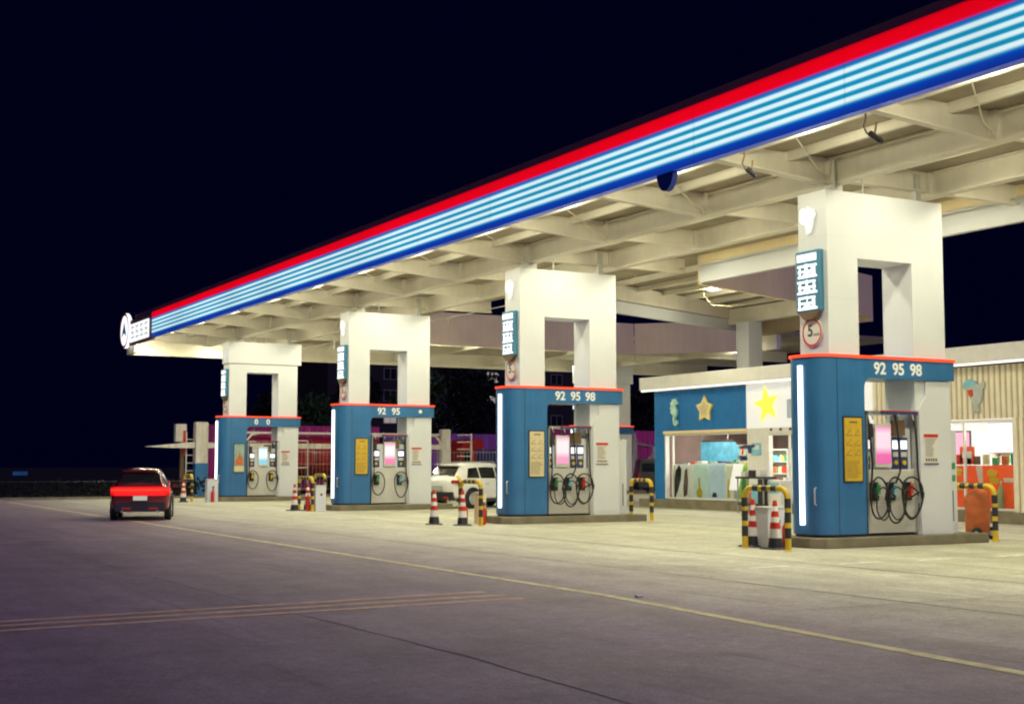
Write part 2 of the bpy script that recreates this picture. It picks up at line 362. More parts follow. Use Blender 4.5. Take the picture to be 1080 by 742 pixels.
# end fascia, rear fascia
cbuild(MB().box(XL-.12,XL,YF+.3,52,7.1,8.7), 'end_fascia', M['beam'])
cbuild(MB().box(XL,XL+.25,YF+.3,52,7.1,7.22), 'end_flange', M['beam'])
cbuild(MB().box(XL,-66.6,YF+.26,YF+.5,7.1,8.1), 'end_return', M['beam'])
cbuild(MB().box(-33.15,XR,YB,YB+.16,7.2,7.78), 'rear_band', M['white'])
cbuild(MB().box(-33.15,XR,YB+.02,YB+.14,7.79,8.7), 'rear_fascia', M['tan'])
# connecting roof (diagonal) fascias and beams
def slab(x0,y0,x1,y1,t,z0,z1,mb=None):
    mb = mb or MB(); d = Vector((x1-x0,y1-y0)).normalized(); n = Vector((-d.y,d.x))*t/2
    return mb.prism([(x0+n.x,y0+n.y),(x0-n.x,y0-n.y),(x1-n.x,y1-n.y),(x1+n.x,y1+n.y)],z0,z1)
cbuild(slab(-33.4,YB+.2,-37.4,36.2,.14,7.2,8.7), 'link_fascia', M['tan'])
cbuild(slab(-39.3,YB+.1,-43.8,36.2,.16,7.0,7.42), 'link_beam', M['white'])
cbuild(slab(-39.22,YB+.1,-43.72,36.2,.22,7.45,8.0), 'link_beam', M['beam'])
cbuild(MB().box(-43.1,-36.6,33.7,33.95,7.2,7.8), 'link_beam', M['beam'])
cbuild(MB().box(-43.7,-37.4,36.2,36.35,7.0,8.7), 'link_fascia', M['tan'])
cbuild(MB().rbox(-41.75,-41.0,33.35,34.05,4.6,7.19,.02), 'link_column', M['white'])
for k in range(7):
    y = 26.2+k*1.5; cbuild(slab(-33.8-(y-25.1)*.36,y,-39.1-(y-25.1)*.41,y,.10,7.86,8.04), 'purlin', M['beam'])
# rear-left roof fascias
cbuild(MB().box(-55.44,-55.3,YB+.02,37.8,7.1,8.6), 'courtyard_fascia', M['tan'])
cbuild(slab(-55.3,37.85,-51.2,42.0,.14,7.1,8.6), 'courtyard_fascia', M['tan'])
cbuild(MB().box(-67.8,-55.6,30.5,30.75,7.3,8.03), 'rear_beam', M['beam'])
cbuild(MB().box(-67.8,-55.6,36.5,36.75,7.3,8.03), 'rear_beam', M['beam'])
cbuild(MB().box(-67.8,-51.3,43.5,43.75,7.3,8.03), 'rear_beam', M['beam'])
for k in range(8): cbuild(MB().box(-67.8,-55.6,26.6+k*2.9,26.7+k*2.9,7.85,8.04), 'purlin', M['beam'])
for x in (-59.5,-63.7): cbuild(MB().box(x,x+.2,25.3,51,7.45,8.03), 'rear_beam', M['beam'])
# longitudinal I beams
def ibeam_x(y,z0,z1,x0,x1,w=.26):
    return MB().box(x0,x1,y-w/2,y+w/2,z0,z0+.035).box(x0,x1,y-w/2,y+w/2,z1-.035,z1).box(x0,x1,y-.02,y+.02,z0+.035,z1-.035)
for y in (19.55,22.45): cbuild(ibeam_x(y,7.5,8.04,-66,XR,.30), 'main_beam', M['beam'])
for y in (17.1,18.3,20.95,23.8): cbuild(ibeam_x(y,7.86,8.045,XL+.2,XR,.10), 'purlin', M['beam'])
# cross girders / brackets
BX = []
for i in range(3):
    for k in range(3): BX.append(PX[i]+(PX[i+1]-PX[i])*k/3-.43)
BX += [PX[3]-.43, PX[3]-4.9, PX[0]+3.9, PX[0]+8.1, PX[0]+12.3, PX[0]+16.6]
for x in BX:
    cap = any(abs(x+.43-p)<.1 for p in PX)
    w_ = .13 if cap else .09
    mb = MB(); zf = 7.5
    # front cantilever: tapered web with bottom flange
    zt = 7.62
    mb.prism_ax([(YF+.25,zt+.1),(19.4,7.5),(19.4,8.04),(YF+.25,8.04)], x-.015, x+.015, 'x')
    mb.prism_ax([(YF+.25,zt+.1),(19.4,7.5),(19.4,7.47),(YF+.25,zt+.07)], x-w_, x+w_, 'x')
    cbuild(mb, 'bracket', M['beam'])
    mb = MB().box(x-.015,x+.015,19.72,22.28,7.62,8.04).box(x-w_*.8,x+w_*.8,19.72,22.28,7.585,7.617)
    cbuild(mb, 'bracket', M['beam'])
    if cap: cbuild(MB().box(x-.015,x+.015,22.62,YB-.02,7.62,8.04).box(x-w_*.8,x+w_*.8,22.62,YB-.02,7.585,7.617), 'bracket', M['beam'])
    # web stiffeners and knee
    mb = MB().prism_ax([(x-.02,8.03),(x-.02,7.55),(x+.06,7.55),(x+.17,8.03)], 19.30,19.40, 'y')
    cbuild(mb, 'stiffener', M['beam'])
    cbuild(MB().box(x-.1,x+.1,22.24,22.29,7.54,8.03), 'stiffener', M['beam'])
# brace rods and conduits under the deck
for i,x in enumerate(BX[:9]+BX[11:]):
    mb = MB().tube([(x+1.5,17.2,7.95),(x+.25,18.9,7.72),(x+.1,19.35,7.6)],.014,5).tube([(x+.15,20.2,7.72),(x+.7,20.7,7.86),(x+1.5,20.9,7.95)],.014,5)
    cbuild(mb, 'brace_rod', M['beam'])
for (y,z) in ((16.35,7.78),(19.9,7.95),(24.9,7.7)):
    cbuild(MB().tube([(XL+1+i*3, y, z+random.uniform(-.012,.012)) for i in range(22)], .02, 6), 'conduit', M['lgrey'])
for x in (-23.5,-36.2,-49.5,-57):
    p = [(x+.5*sin(t*1.3)*.4, 24.7+.1*cos(t*2), 7.7-.08*t+.1*sin(t*2.2)) for t in [k*.35 for k in range(12)]]
    cbuild(MB().tube(p,.009,5), 'loose_wire', M['cream'])
cbuild(MB().tube([(-38.1,29.0,7.95),(-38.3,29.2,7.6),(-38.25,29.5,7.3),(-37.9,30.0,7.25),(-37.5,30.4,7.3)],.008,6), 'loose_wire', M['cream'])

# lamps
LW = (1,.95,.67)
def area(parent, loc, power, sx=.5, sy=.5, col=LW, rot=(0,0,0), spread=180):
    l = bpy.data.lights.new('lamp_light','AREA'); l.shape='RECTANGLE'; l.size=sx; l.size_y=sy; l.energy=power; l.color=col; l.spread=R(spread)
    o = bpy.data.objects.new('lamp_light', l); COL.objects.link(o); o.location = loc; o.rotation_euler = rot; o.parent = parent
    return o
lampn = 0
def canopy_lamp(x,y,z,power,label,group=None):
    t = thing('canopy_lamp', label, 'lamp', (x,y,z), 0, group)
    MB().rbox(-.26,.26,-.26,.26,-.05,.06,.02).build('housing', M['lgrey'], t)
    MB().lathe([(0,-.085),(.16,-.08),(.21,-.052),(.21,-.051),(0,-.051)],seg=20).build('lens', M['lamp'], t, smooth=True)
    area(t,(0,0,-.10),power*.82,.4,.4,spread=172)
    l = bpy.data.lights.new('lamp_glow','POINT'); l.energy = power*.62; l.shadow_soft_size=.10; l.color=LW
    o = bpy.data.objects.new('lamp_glow', l); COL.objects.link(o); o.location=(0,0,-.22); o.parent=t
    return t
xs = sorted(BX)
mids = [(a+b)/2 for a,b in zip(xs,xs[1:])] + [-66.6]
PW = 90
rows = [(16.6,7.95,'front','near the fascia'),(20.35,7.98,'middle','between the two long beams'),(23.1,7.98,'rear','near the rear edge')]
for y,z,rn,ds in rows:
    for x in sorted(mids):
        canopy_lamp(x,y,z,PW*(1.55 if rn=='front' else .95),'square ceiling lamp under the canopy deck '+ds, 'canopy lamps '+ds)
canopy_lamp(-38.2,29.5,7.9,PW*1.2,'bright round ceiling lamp under the link roof above the store eave')
for i,(x,y) in enumerate(((-58,29),(-64,29),(-58,34),(-64,34),(-60,40),(-65,40),(-54,43),(-57,47),(-64,47))):
    canopy_lamp(x,y,7.95,PW*1.1,'square ceiling lamp under the rear roof beyond the pumps','lamps under the rear roof')
for x,nm in ((-26.85,'between the two nearest pillars'),(-20.2,'right of the nearest pillar')):
    t = thing('flood_lamp','small bright flood lamp on the white rear band '+nm,'lamp',(x,YB-.01,7.3))
    MB().rbox(-.2,.2,-.12,0,-.06,.06,.015).build('housing', M['lgrey'], t)
    MB().box(-.17,.17,-.14,-.122,-.045,.045).build('lens', M['lamp'], t)
# security cameras hanging at the fascia
for x,l in ((-20.35,'small security camera on a bent arm under the fascia nearer the right edge'),(-17.05,'small security camera dangling beside the bracket at the right')):
    t = thing('security_camera', l, 'camera', (x,16.6,7.5))
    MB().tube([(-.1,0,.5),(-.1,0,.12),(-.16,0,0),(-.08,0,-.14),(.02,0,-.2),(.12,0,-.16),(.16,0,.0)],.018,6).build('arm', M['brown'], t, smooth=True)
    MB().tube([(.0,0,-.16),(.2,.03,-.32)],.055,10).tube([(.2,.03,-.32),(.24,.035,-.35)],.04,10).build('camera_body', M['dark'], t, smooth=True)

# ------------------------------------------------------------------ text helper
def text(s, size, m, parent, loc, rot, name='lettering', ext=.004, align='CENTER', bold=.0):
    c = bpy.data.curves.new('t','FONT'); c.body = s; c.size = size; c.extrude = ext; c.align_x = align; c.align_y='CENTER'; c.offset = bold
    o = bpy.data.objects.new('t', c); COL.objects.link(o)
    dg = bpy.context.evaluated_depsgraph_get(); me = bpy.data.meshes.new_from_object(o.evaluated_get(dg))
    bpy.data.objects.remove(o); me.name = name
    n = bpy.data.objects.new(name, me); COL.objects.link(n); me.materials.clear(); me.materials.append(m)
    n.location = loc; n.rotation_euler = rot; n.parent = parent
    return n
RX = (R(90),0,R(90))     # faces +X
RF = (R(90),0,0)         # faces -Y
RB = (R(90),0,R(-90))    # faces -X

# ------------------------------------------------------------------ pump islands
M['numw'] = emat('numeral_white',(.9,.9,.82),.18,base=(.72,.72,.66))
def ring_plan(e, back=None):
    pts = []
    x0,x1 = -.96-e,.10+e
    for k in range(9):
        a = pi+ (pi/2)*k/8; pts.append((x0+.38+.38*cos(a), -.10-e+.40+.40*sin(a)-.30))
    for k in range(9):
        a = 1.5*pi+(pi/2)*k/8; pts.append((x1-.38+.38*cos(a), -.10-e+.40+.40*sin(a)-.30))
    return pts
posters = [('yellow2',), ('cream',), ('yellow2',), ('picture',)]
screens = []
def screen_mat(name, a, b, st=1.0):
    return ramp_emat(name, 2, 1.55, 2.45, [(0,a),(.12,a),(.3,b),(.62,b),(.8,a),(1,a)], st, base=(.1,.1,.1))
scr = [screen_mat('screen_pink', srgb(232,85,165), srgb(250,215,230)), screen_mat('screen_pale_pink', srgb(240,150,190), srgb(250,232,238)),
       screen_mat('screen_rose', srgb(240,120,170), srgb(255,240,245)), screen_mat('screen_ice', srgb(130,205,225), srgb(240,252,255))]
which = ['nearest','second','third','farthest']
nozc = [['green','cyanp','red'],['green','cyanp','red'],['green','cyanp'],['yellow','yellow']]

def emblem(parent):
    # softly lit map-like mark high on the pillar front
    p = [(-.76,6.72),(-.74,6.92),(-.66,6.97),(-.56,6.93),(-.52,6.98),(-.44,6.92),(-.34,6.9),(-.3,6.80),(-.36,6.70),(-.40,6.56),(-.46,6.42),(-.54,6.40),(-.56,6.52),(-.6,6.62),(-.68,6.63)]
    MB().prism_ax(p,-.06,-.012,'y').build('lit_emblem', M['emblemglow'], parent)
def portal(i, loc, lab, nums, poster, full=True, capwide=False):
    t = thing('canopy_pillar', lab, 'pillar', loc, 0, 'portal pillars with blue bases')
    mb = MB()
    c = .004
    mb.box(-.86,0,0,.82,.2,7.27).box(-.86,0,2.35,3.28,.2,7.27).box(-.86,0,.82,2.35,5.9,7.27)
    mb.build('white_cladding', M['white'], t)
    if capwide: MB().box(-.92,.06,-.06,3.45,6.3,7.3).build('cap', M['white'], t, bevel=.02)
    # panel joints of the cladding
    mb = MB()
    for z in (5.05,6.32):
        if z<5.9: mb.box(.0005,.003,.0,.82,z,z+.004).box(.0005,.003,2.35,3.28,z,z+.004)
        else: mb.box(.0005,.003,0,3.28,z,z+.004)
        mb.box(-.86,0,-.003,-.0005,z,z+.008)
    mb.build('panel_joint', M['lgrey'], t)
    # stub posts up to the beams
    mb = MB().box(-.55,-.31,.45,.75,7.27,7.5).box(-.5,-.36,2.9,3.05,7.27,7.95).tube([(-.15,.35,7.2),(-.15,.35,7.98)],.03,8).tube([(-.3,1.3,7.2),(-.3,1.3,7.98)],.02,8)
    mb.build('stub_post', M['lgrey'], t)
    # blue base
    pl = ring_plan(0); bp = MB().prism(pl+[(.10,.84),(-.96,.84)],.26,3.83).build('base_panel', M['blue'], t, smooth=True)
    MB().prism(ring_plan(-.03)+[(.06,.84),(-.92,.84)],.2,.259).build('plinth', M['dark'], t)
    mb = MB().box(-.96,.10,.842,3.42,3.43,3.83)
    # rounded inner corner of the portal opening
    q = [(.842,3.43)]+[(.842+.2-.2*sin(a), 3.43-.2+.2*cos(a)) for a in [k*pi/2/6 for k in range(7)]]
    mb.prism_ax(q,.0,.10,'x'); mb.prism_ax(q,-.96,-.86,'x')
    mb.build('belt', M['blue'], t)
    o2 = MB()
    a = ring_plan(.025); b = ring_plan(-.02); ring = a+[(.125,3.445),(-.985,3.445)]; inn = b+[(.08,3.40),(-.94,3.40)]
    n = len(ring)
    o2.add([(x,y,3.832) for x,y in ring]+[(x,y,3.832) for x,y in inn]+[(x,y,3.885) for x,y in ring]+[(x,y,3.885) for x,y in inn],
        [(k,(k+1)%n,2*n+(k+1)%n,2*n+k) for k in range(n)]+[(n+k,3*n+k,3*n+(k+1)%n,n+(k+1)%n) for k in range(n)]+[(2*n+k,2*n+(k+1)%n,3*n+(k+1)%n,3*n+k) for k in range(n)])
    o2.build('red_trim_strip', M['neonr'], t)
    # seam + front light tube + handle
    MB().box(.1005,.104,.10,.112,.27,3.82).build('panel_seam', M['dark'], t)
    MB().tube([(-.40,-.42,.45),(-.40,-.42,3.66)],.055,12).build('light_tube', M['neonw'], t, smooth=True)
    MB().tube([(-.05,-.36,.85),(-.05,-.40,.87),(-.05,-.40,1.18),(-.05,-.36,1.2)],.016,8).build('door_handle', M['silver'], t, smooth=True)
    # back leg cladding with notice
    MB().prism_ax([(2.42,.2),(3.34,.2),(3.34,3.42),(2.62,3.42),(2.62,3.1),(2.42,2.8)],.004,.05,'x').build('leg_cladding', M['white'], t, bevel=.012)
    if full:
        nt_ = MB().box(.052,.064,2.52,2.93,1.66,2.3).build('notice_board', M['paper'], t)
        MB().box(.066,.070,2.52,2.93,2.23,2.3).build('header_bar', M['red'], nt_)
        MB().box(.066,.070,2.52,2.93,1.66,1.69).build('footer_bar', M['navy'], nt_)
        mb = MB()
        for r in range(10):
            mb.box(.066,.068,2.56,2.56+random.uniform(.18,.33),2.18-r*.038,2.192-r*.038)
        for r in range(5): mb.box(.066,.068,2.56+r*.07,2.605+r*.07,1.73,1.79)
        mb.build('printed_lines', M['brown'], nt_)
        # poster on the blue flank
        fr = MB().box(.102,.125,.22,.75,1.30,2.63).build('poster_frame', M['dark'], t)
        if poster=='picture':
            MB().box(.126,.129,.25,.72,1.33,2.6).build('poster_sheet', mat('poster_teal',(.28,.38,.33),.5,var=.3,scale=4), fr)
            MB().box(.130,.132,.25,.72,1.36,1.6).build('poster_text', M['cream'], fr)
            mb = MB().prism_ax([(.30,1.65),(.68,1.65),(.66,1.95),(.52,2.1),(.50,2.4),(.47,2.1),(.33,1.9)],.130,.133,'x')
            mb.build('poster_picture', M['orange'], fr)
        else:
            MB().box(.126,.129,.25,.72,1.33,2.6).build('poster_sheet', M[poster], fr)
            mb = MB(); dk = M['brown']
            mb.box(.130,.132,.38,.60,2.5,2.53)
            for r in range(3):
                for c_ in range(2):
                    y0=.29+c_*.22; z0=2.12+r*.0-r*.2+.12
                    mb.box(.130,.132,y0,y0+.16,z0,z0+.012).tube([(.131,y0+.02,z0+.03),(.131,y0+.13,z0+.12)],.006,4)
            for r in range(9): mb.box(.130,.132,.29,.29+random.uniform(.25,.4),1.72-r*.04,1.73-r*.04)
            mb.build('poster_print', dk, fr)
        # numerals
        if nums:
            ys = {3:(1.28,1.80,2.30),2:(1.28,1.85)}[len(nums)]
            for s,y in zip(nums,ys): text(s,.34,M['numw'],t,(.104,y,3.62),RX,'numeral',bold=.008)
            if len(nums)==2 and i==2: MB().lathe([(0,0),(.07,0),(.07,.008),(0,.008)],(.104,2.85,3.64),12,'x').build('small_logo',M['numw'],t)
    emblem(t)
    # lit character sign on the narrow front
    sg = MB().box(-.82,-.10,-.13,-.004,4.78,6.05).build('light_sign', M['teal'], t, bevel=.02)
    mb = MB()
    mb.box(-.76,-.18,-.142,-.131,5.83,5.98)
    for k in range(3):
        zc = 5.62-k*.33; rgc = random.Random(40+k)
        for (a_,b_,c_,d_) in ((-.74,-.20,.09,.135),(-.70,-.24,-.02,.02),(-.76,-.18,-.135,-.09),(-.50,-.44,-.13,.15),(-.72,-.66,-.12,.08),(-.30,-.24,-.12,.08)):
            mb.box(a_+rgc.uniform(-.03,.03),b_+rgc.uniform(-.03,.03),-.146,-.131,zc+c_,zc+d_)
        mb.tube([(-.48,-.138,zc-.02),(-.62,-.138,zc-.12)],.02,5).tube([(-.46,-.138,zc-.02),(-.3,-.138,zc-.12)],.02,5)
    mb.build('lit_characters', M['wglow'], sg)
    mb = MB()
    for a_ in (-.66,-.52,-.38,-.26): mb.box(a_,a_+.015,-.145,-.1425,5.85,5.96)
    mb.build('character_strokes', M['teal'], sg)
    MB().prism_ax([(-.78,4.78),(-.14,4.78),(-.32,4.62),(-.6,4.62)],-.12,-.004,'y').build('sign_bracket', M['brown'], t)
    # round speed limit sign
    sp = MB().lathe([(0,-.03),(.29,-.03),(.29,0),(0,0)],(-.45,-.01,4.36),28,'y').build('speed_limit_sign', M['paper'], t)
    mb = MB()
    for k in range(28):
        a0=2*pi*k/28; a1=2*pi*(k+1)/28
        mb.add([(-.45+.29*cos(x),-.043,4.36+.29*sin(x)) for x in (a0,a1)]+[(-.45+.25*cos(x),-.043,4.36+.25*sin(x)) for x in (a1,a0)],[(0,1,2,3)])
    mb.build('red_rim', M['neonr'] if False else M['red'], sp)
    text('5',.34,M['ink'],sp,(-.50,-.044,4.39),RF,'numeral',ext=.002,bold=.006)
    text('km/h',.08,M['ink'],sp,(-.31,-.044,4.31),RF,'lettering',ext=.002)
    return t

def dispenser(i, P, lab):
    t = thing('fuel_dispenser', lab, 'fuel pump', (P+.13,18.95,.2), 0, 'fuel dispensers standing in the portals')
    o_ = -.2
    B = M['lgrey']; y0,y1 = .90,2.34
    # frame posts and header (local z is height above the island)
    MB().rbox(-.72,-.14,y0+.02,y1-.02,.06,1.36,.015).build('lower_cabinet', M['lgrey'], t, bevel=.01)
    MB().box(-.66,-.2,y0+.05,y1-.05,0,.06).build('plinth', M['dark'], t)
    MB().rbox(-.66,-.20,y0+.06,y1-.06,1.36,2.22,.02).build('upper_cabinet', M['white'], t, bevel=.01)
    mb = MB().box(-.30,-.06,y0,y0+.045,.06,2.55).box(-.30,-.06,y1-.045,y1,.06,2.55).box(-.30,-.06,y0,y1,2.50,2.56)
    mb.box(-.8,-.56,y0,y0+.045,.06,2.55).box(-.8,-.56,y1-.045,y1,.06,2.55).box(-.8,-.56,y0,y1,2.50,2.56)
    mb.build('hose_mast', M['silver'], t)
    MB().box(-.055,-.035,y0+.4,y1,2.49,2.57).build('header_strip', M['navy'], t)
    MB().box(-.034,-.030,y0+.4,y1,2.553,2.572).build('header_edge', M['red'], t)
    three = len(nozc[i])==3; so_ = -.25 if three else 0
    MB().box(-.139,-.10,y0+.52+so_,y0+.98+so_,1.40,2.30).build('screen_bezel', M['lgrey'], t, bevel=.01)
    s = MB().box(-.098,-.092,y0+.55+so_,y0+.95+so_,1.48,2.24).build('screen', scr[i], t); 
    for (a,b) in (((.0,.2),(.80,1.0),(1.03,1.25)) if three else ((.1,.36),(1.1,1.36))):
        k = MB().box(-.198,-.17,y0+a,y0+b,1.36,2.02).build('control_panel', M['navy'], t)
        MB().box(-.168,-.164,y0+a+.02,y0+b-.02,1.78,1.96).build('display', M['wglow'], k)
        MB().lathe([(0,0),(.05,0),(.05,.02),(0,.02)],(-.168,y0+(a+b)/2,1.5),12,'x').build('button', M['yellow'], k)
        MB().box(-.168,-.164,y0+a+.03,y0+b-.03,1.62,1.72).build('keypad', M['lgrey'], k)
    MB().box(-.198,-.12,y0+.04,y0+.24,2.02,2.30).build('card_reader', M['dark'], t)
    MB().box(-.198,-.12,y0+.80,y0+1.14,2.06,2.38).build('speaker_box', M['brown'], t)
    n = len(nozc[i]); 
    for k,cn in enumerate(nozc[i]):
        yc = y0+.22+k*(.46 if n==3 else .92)
        nz = MB().rbox(-.139,-.06,yc-.10,yc+.10,.72,1.10,.01).build('nozzle_holster', M['black'], t)
        MB().tube([(-.06,yc,.80),(.02,yc,.98),(.05,yc-.01,1.06)],.035,8).box(-.05,.045,yc-.04,yc+.04,.86,.97).build('nozzle', M[cn], nz, smooth=True)
        # looping hose from the mast, down round the holster
        ysgn = 1 if k==n-1 else -1
        ym = y0+.06 if k==0 else (y1-.10 if k==n-1 else yc+.15)
        pts = [(-.10,ym,2.5),(-.04,ym+.01,2.2),(-.02,ym+.03,1.7),(-.01,yc+.22*ysgn*-1 if False else ym+.03,1.3)]
        ra,rz_ = (.25,.40)
        cz = .84
        for q in range(15):
            a = -.2+q*(2*pi+.4)/14 if ysgn>0 else pi+.2-q*(2*pi+.4)/14
            drop = -.12*max(0,-sin(a))
            pts.append((.02+.02*sin(q), yc+.02+ra*cos(a)*(1+.08*k), cz+rz_*sin(a)*.9+drop*(1 if k!=1 else 1.8)))
        pts.append((.03,yc,.8))
        # smooth
        sm = []
        P_ = [Vector(p) for p in pts]
        for j in range(len(P_)-1):
            p0=P_[max(j-1,0)];p1=P_[j];p2=P_[j+1];p3=P_[min(j+2,len(P_)-1)]
            for u in (0,.33,.66):
                sm.append(.5*((2*p1)+(-p0+p2)*u+(2*p0-5*p1+4*p2-p3)*u*u+(-p0+3*p1-3*p2+p3)*u**3))
        sm.append(P_[-1])
        MB().tube(sm,.021,6).build('hose', M['black'], nz, smooth=True)
        if n==3:
            MB().tube([(.05+.01*sin(q*1.7), yc+(.10-.07*k)+.19*cos(a)*(1+.1*k), .70+.30*sin(a)-.07*max(0,-sin(a))) for q,a in [(q,.4+q*(2*pi-.5)/18) for q in range(19)]],.016,6).build('hose', M['black'], nz, smooth=True)
    for k in range(4):
        yk = y0+.12+k*.38; 
        MB().tube([(-.06,yk,2.52),(-.02,yk,2.46),(-.02,yk+.03,2.38)],.018,6).build('hose_hook', M['silver'], t)
    return t

islabel = ['grey kerbed pump island under the nearest portal pillar','grey kerbed pump island under the second portal pillar','grey kerbed pump island under the third portal pillar','grey kerbed pump island under the farthest front portal pillar']
plabel = ['nearest white portal pillar with 92 95 98 belt and yellow poster','second portal pillar with 92 95 98 belt and pale cream poster','third portal pillar with 92 95 belt and yellow poster','farthest front portal pillar with wide cap and picture poster']
dlabel = ['fuel pump with bright pink screen in the nearest portal','fuel pump with pale pink screen and three hoses in the second portal','two hose fuel pump with rose screen in the third portal','two hose fuel pump with icy white screen in the farthest portal']
nums = [['92','95','98'],['92','95','98'],['92','95'],['0','0']]
pos = ['yellow2','cream','yellow2','picture']
def island(loc, lab):
    pl = [(-1.12,-.42),(-.95,-.62),(.02,-.62),(.28,-.40),(.28,4.15),(-1.12,4.15)]
    o = MB().prism(pl,0,.2).build('pump_island', M['kerb'], None, bevel=.02); o.location = loc
    tag(o, lab, 'kerb', 'pump islands'); return o
for i,P in enumerate(PX):
    island((P,18.95,.006), islabel[i])
    portal(i,(P,18.95,0),plabel[i],nums[i],pos[i],True,capwide=(i==3))
    dispenser(i,P,dlabel[i])
island((-64.9,40.8,.006),'grey kerbed island behind the second pillar under the rear roof')
portal(4,(-64.9,40.8,0),'portal pillar under the rear roof seen past the second pillar',None,'cream',False,capwide=True)
# white service post beside each back leg
for i,P in enumerate(PX[:2]):
    t = thing('service_post','slim white service post at the rear of the %s pump island'%which[i],'post',(P-.35,22.45,.2),0,'slim service posts')
    MB().rbox(-.13,.13,0,.28,0,2.2,.015).build('post_body', M['white'], t)
    MB().box(.1305,.134,.12,.15,.25,.9).build('slot', M['dark'], t)
    if i==0:
        MB().box(.1305,.137,.04,.22,1.36,1.5).build('green_sticker', M['green'], t); MB().box(.1305,.137,.04,.22,1.1,1.24).build('green_sticker', M['green'], t)

# ------------------------------------------------------------------ barriers, cones, bins, extinguishers
def barrier_proto(w=1.2,h=1.24,lab='',loc=(0,0,0),rz=0):
    t = thing('hoop_barrier', lab, 'barrier', loc, rz, 'yellow and black hoop barriers')
    r=.06; path=[(-w/2,0,.0),(-w/2,0,h-.25)]
    path += [(-w/2+.2-.2*cos(a),0,h-.25+.2*sin(a)) for a in [pi/2*k/6 for k in range(1,7)]]
    path += [(w/2-.2+.2*sin(a),0,h-.25+.2*cos(a)) for a in [pi/2*k/6 for k in range(0,7)]]
    path += [(w/2,0,0)]
    # ring colour bands: resample
    P_=[Vector(p) for p in path]; L=[0]
    for a,b in zip(P_,P_[1:]): L.append(L[-1]+(b-a).length)
    def at(s):
        for j in range(len(L)-1):
            if s<=L[j+1]: 
                return P_[j].lerp(P_[j+1],(s-L[j])/max(1e-6,L[j+1]-L[j]))
        return P_[-1]
    tot=L[-1]; MB().tube([at(tot*k/60) for k in range(61)],r,10).build('hoop', M['yellow'], t, smooth=True)
    side=[(.24,.44),(.54,.74),(.82,1.0)]
    top=[(h-.05+.20,h-.05+.36),(h-.05+.48,h-.05+.64),(h-.05+.78,h-.05+.92)]
    bands=side+[(tot-b,tot-a) for a,b in side]+[(tot/2-.33,tot/2-.17),(tot/2-.07,tot/2+.08),(tot/2+.18,tot/2+.33)]
    for a,b in bands:
        MB().tube([at(a+(b-a)*k/6) for k in range(7)],r+.004,10).build('black_band', M['dark'], t, smooth=True)
    for s in (-1,1): MB().lathe([(0,0),(.10,0),(.10,.012),(.065,.02),(0,.02)],(s*w/2,0,0),12).build('foot_plate', M['yellow'], t)
    return t
bp = barrier_proto(lab='black and yellow hoop barrier around two cones before the nearest pump island', loc=(-20.93,17.4,.006), rz=R(4))
dup(bp,(-21.25,23.5,.006),0,'black and yellow hoop barrier beside the orange covered cart')
dup(bp,(-33.38,17.35,.006),0,'black and yellow hoop barrier before the second pump island, in front of the white car')
dup(bp,(-33.9,23.4,.006),R(-4),'black and yellow hoop barrier behind the second pump island, left of the shop window')
dup(bp,(-46.3,17.4,.006),R(3),'black and yellow hoop barrier before the third pump island')
dup(bp,(-46.5,23.4,.006),0,'black and yellow hoop barrier behind the third pump island')
dup(bp,(-61.0,17.3,.006),0,'black and yellow hoop barrier before the farthest pump island')
dup(bp,(-37.2,29.6,.006),R(4),'far black and yellow hoop barrier left of the blue shop front') if False else None
dup(bp,(-60.9,23.6,.006),R(2),'black and yellow hoop barrier behind the farthest pump island')
dup(bp,(-44.9,27.6,.006),R(90),'black and yellow hoop barrier by the kerb at the left end of the shop')
# second hoop parallel behind the third
def cone_proto(lab, loc):
    t = thing('traffic_cone', lab, 'traffic cone', loc, random.uniform(0,1), 'red and white traffic cones')
    MB().rbox(-.24,.24,-.24,.24,0,.035,.03).build('cone_base', M['dark'], t)
    prof = lambda a,b: [(0,a),(.155-.118*a/.94,a),(.155-.118*b/.94,b),(0,b)]
    MB().lathe(prof(.035,.22),seg=20).build('cone_foot', M['dark'], t, smooth=True)
    MB().lathe([(0,.22),(.127,.22),(.037,.94),(.030,.95),(0,.95)],seg=20).build('cone_body', M['reflect'], t, smooth=True)
    for a,b in ((.40,.52),(.63,.74),(.84,.952)):
        r0=.155-.118*a/.94+.004; r1=.155-.118*b/.94+.004
        MB().lathe([(0,a),(r0,a),(r1,b),(0,b)],seg=20).build('red_band', M['red'], t, smooth=True)
    return t
cp = cone_proto('red and white cone at the left under the nearest hoop barrier',(-21.75,17.75,.006))
for loc,l in (((-20.92,17.62,.006),'red and white cone at the right under the nearest hoop barrier'),
    ((-34.13,16.6,.006),'lone red and white cone left of the hoop before the second island'),
    ((-33.22,17.02,.006),'red and white cone inside the hoop before the second island'),
    ((-46.9,17.2,.006),'left cone of the pair before the third pump island'),
    ((-46.75,17.65,.006),'right cone of the pair before the third pump island'),
    ((-60.2,16.2,.006),'left cone of the washed out pair behind the dark car'),
    ((-60.0,16.8,.006),'right cone of the washed out pair behind the dark car')):
    dup(cp,loc,random.uniform(0,1.5),l)
def bin_box(loc,lab,w=.36,d=.45,h=.75,m='white'):
    t = thing('service_cabinet', lab, 'cabinet', loc, 0, 'pale cabinets at the island fronts')
    MB().rbox(-w/2,w/2,-d/2,d/2,0,h,.015).build('cabinet_body', M[m], t)
    MB().rbox(-w/2-.015,w/2+.015,-d/2-.015,d/2+.015,h+.001,h+.03,.008).build('lid', M['lgrey'], t)
    MB().box(w/2+.001,w/2+.012,-.02,.06,h*.62,h*.7).build('latch', M['dark'], t)
    return t
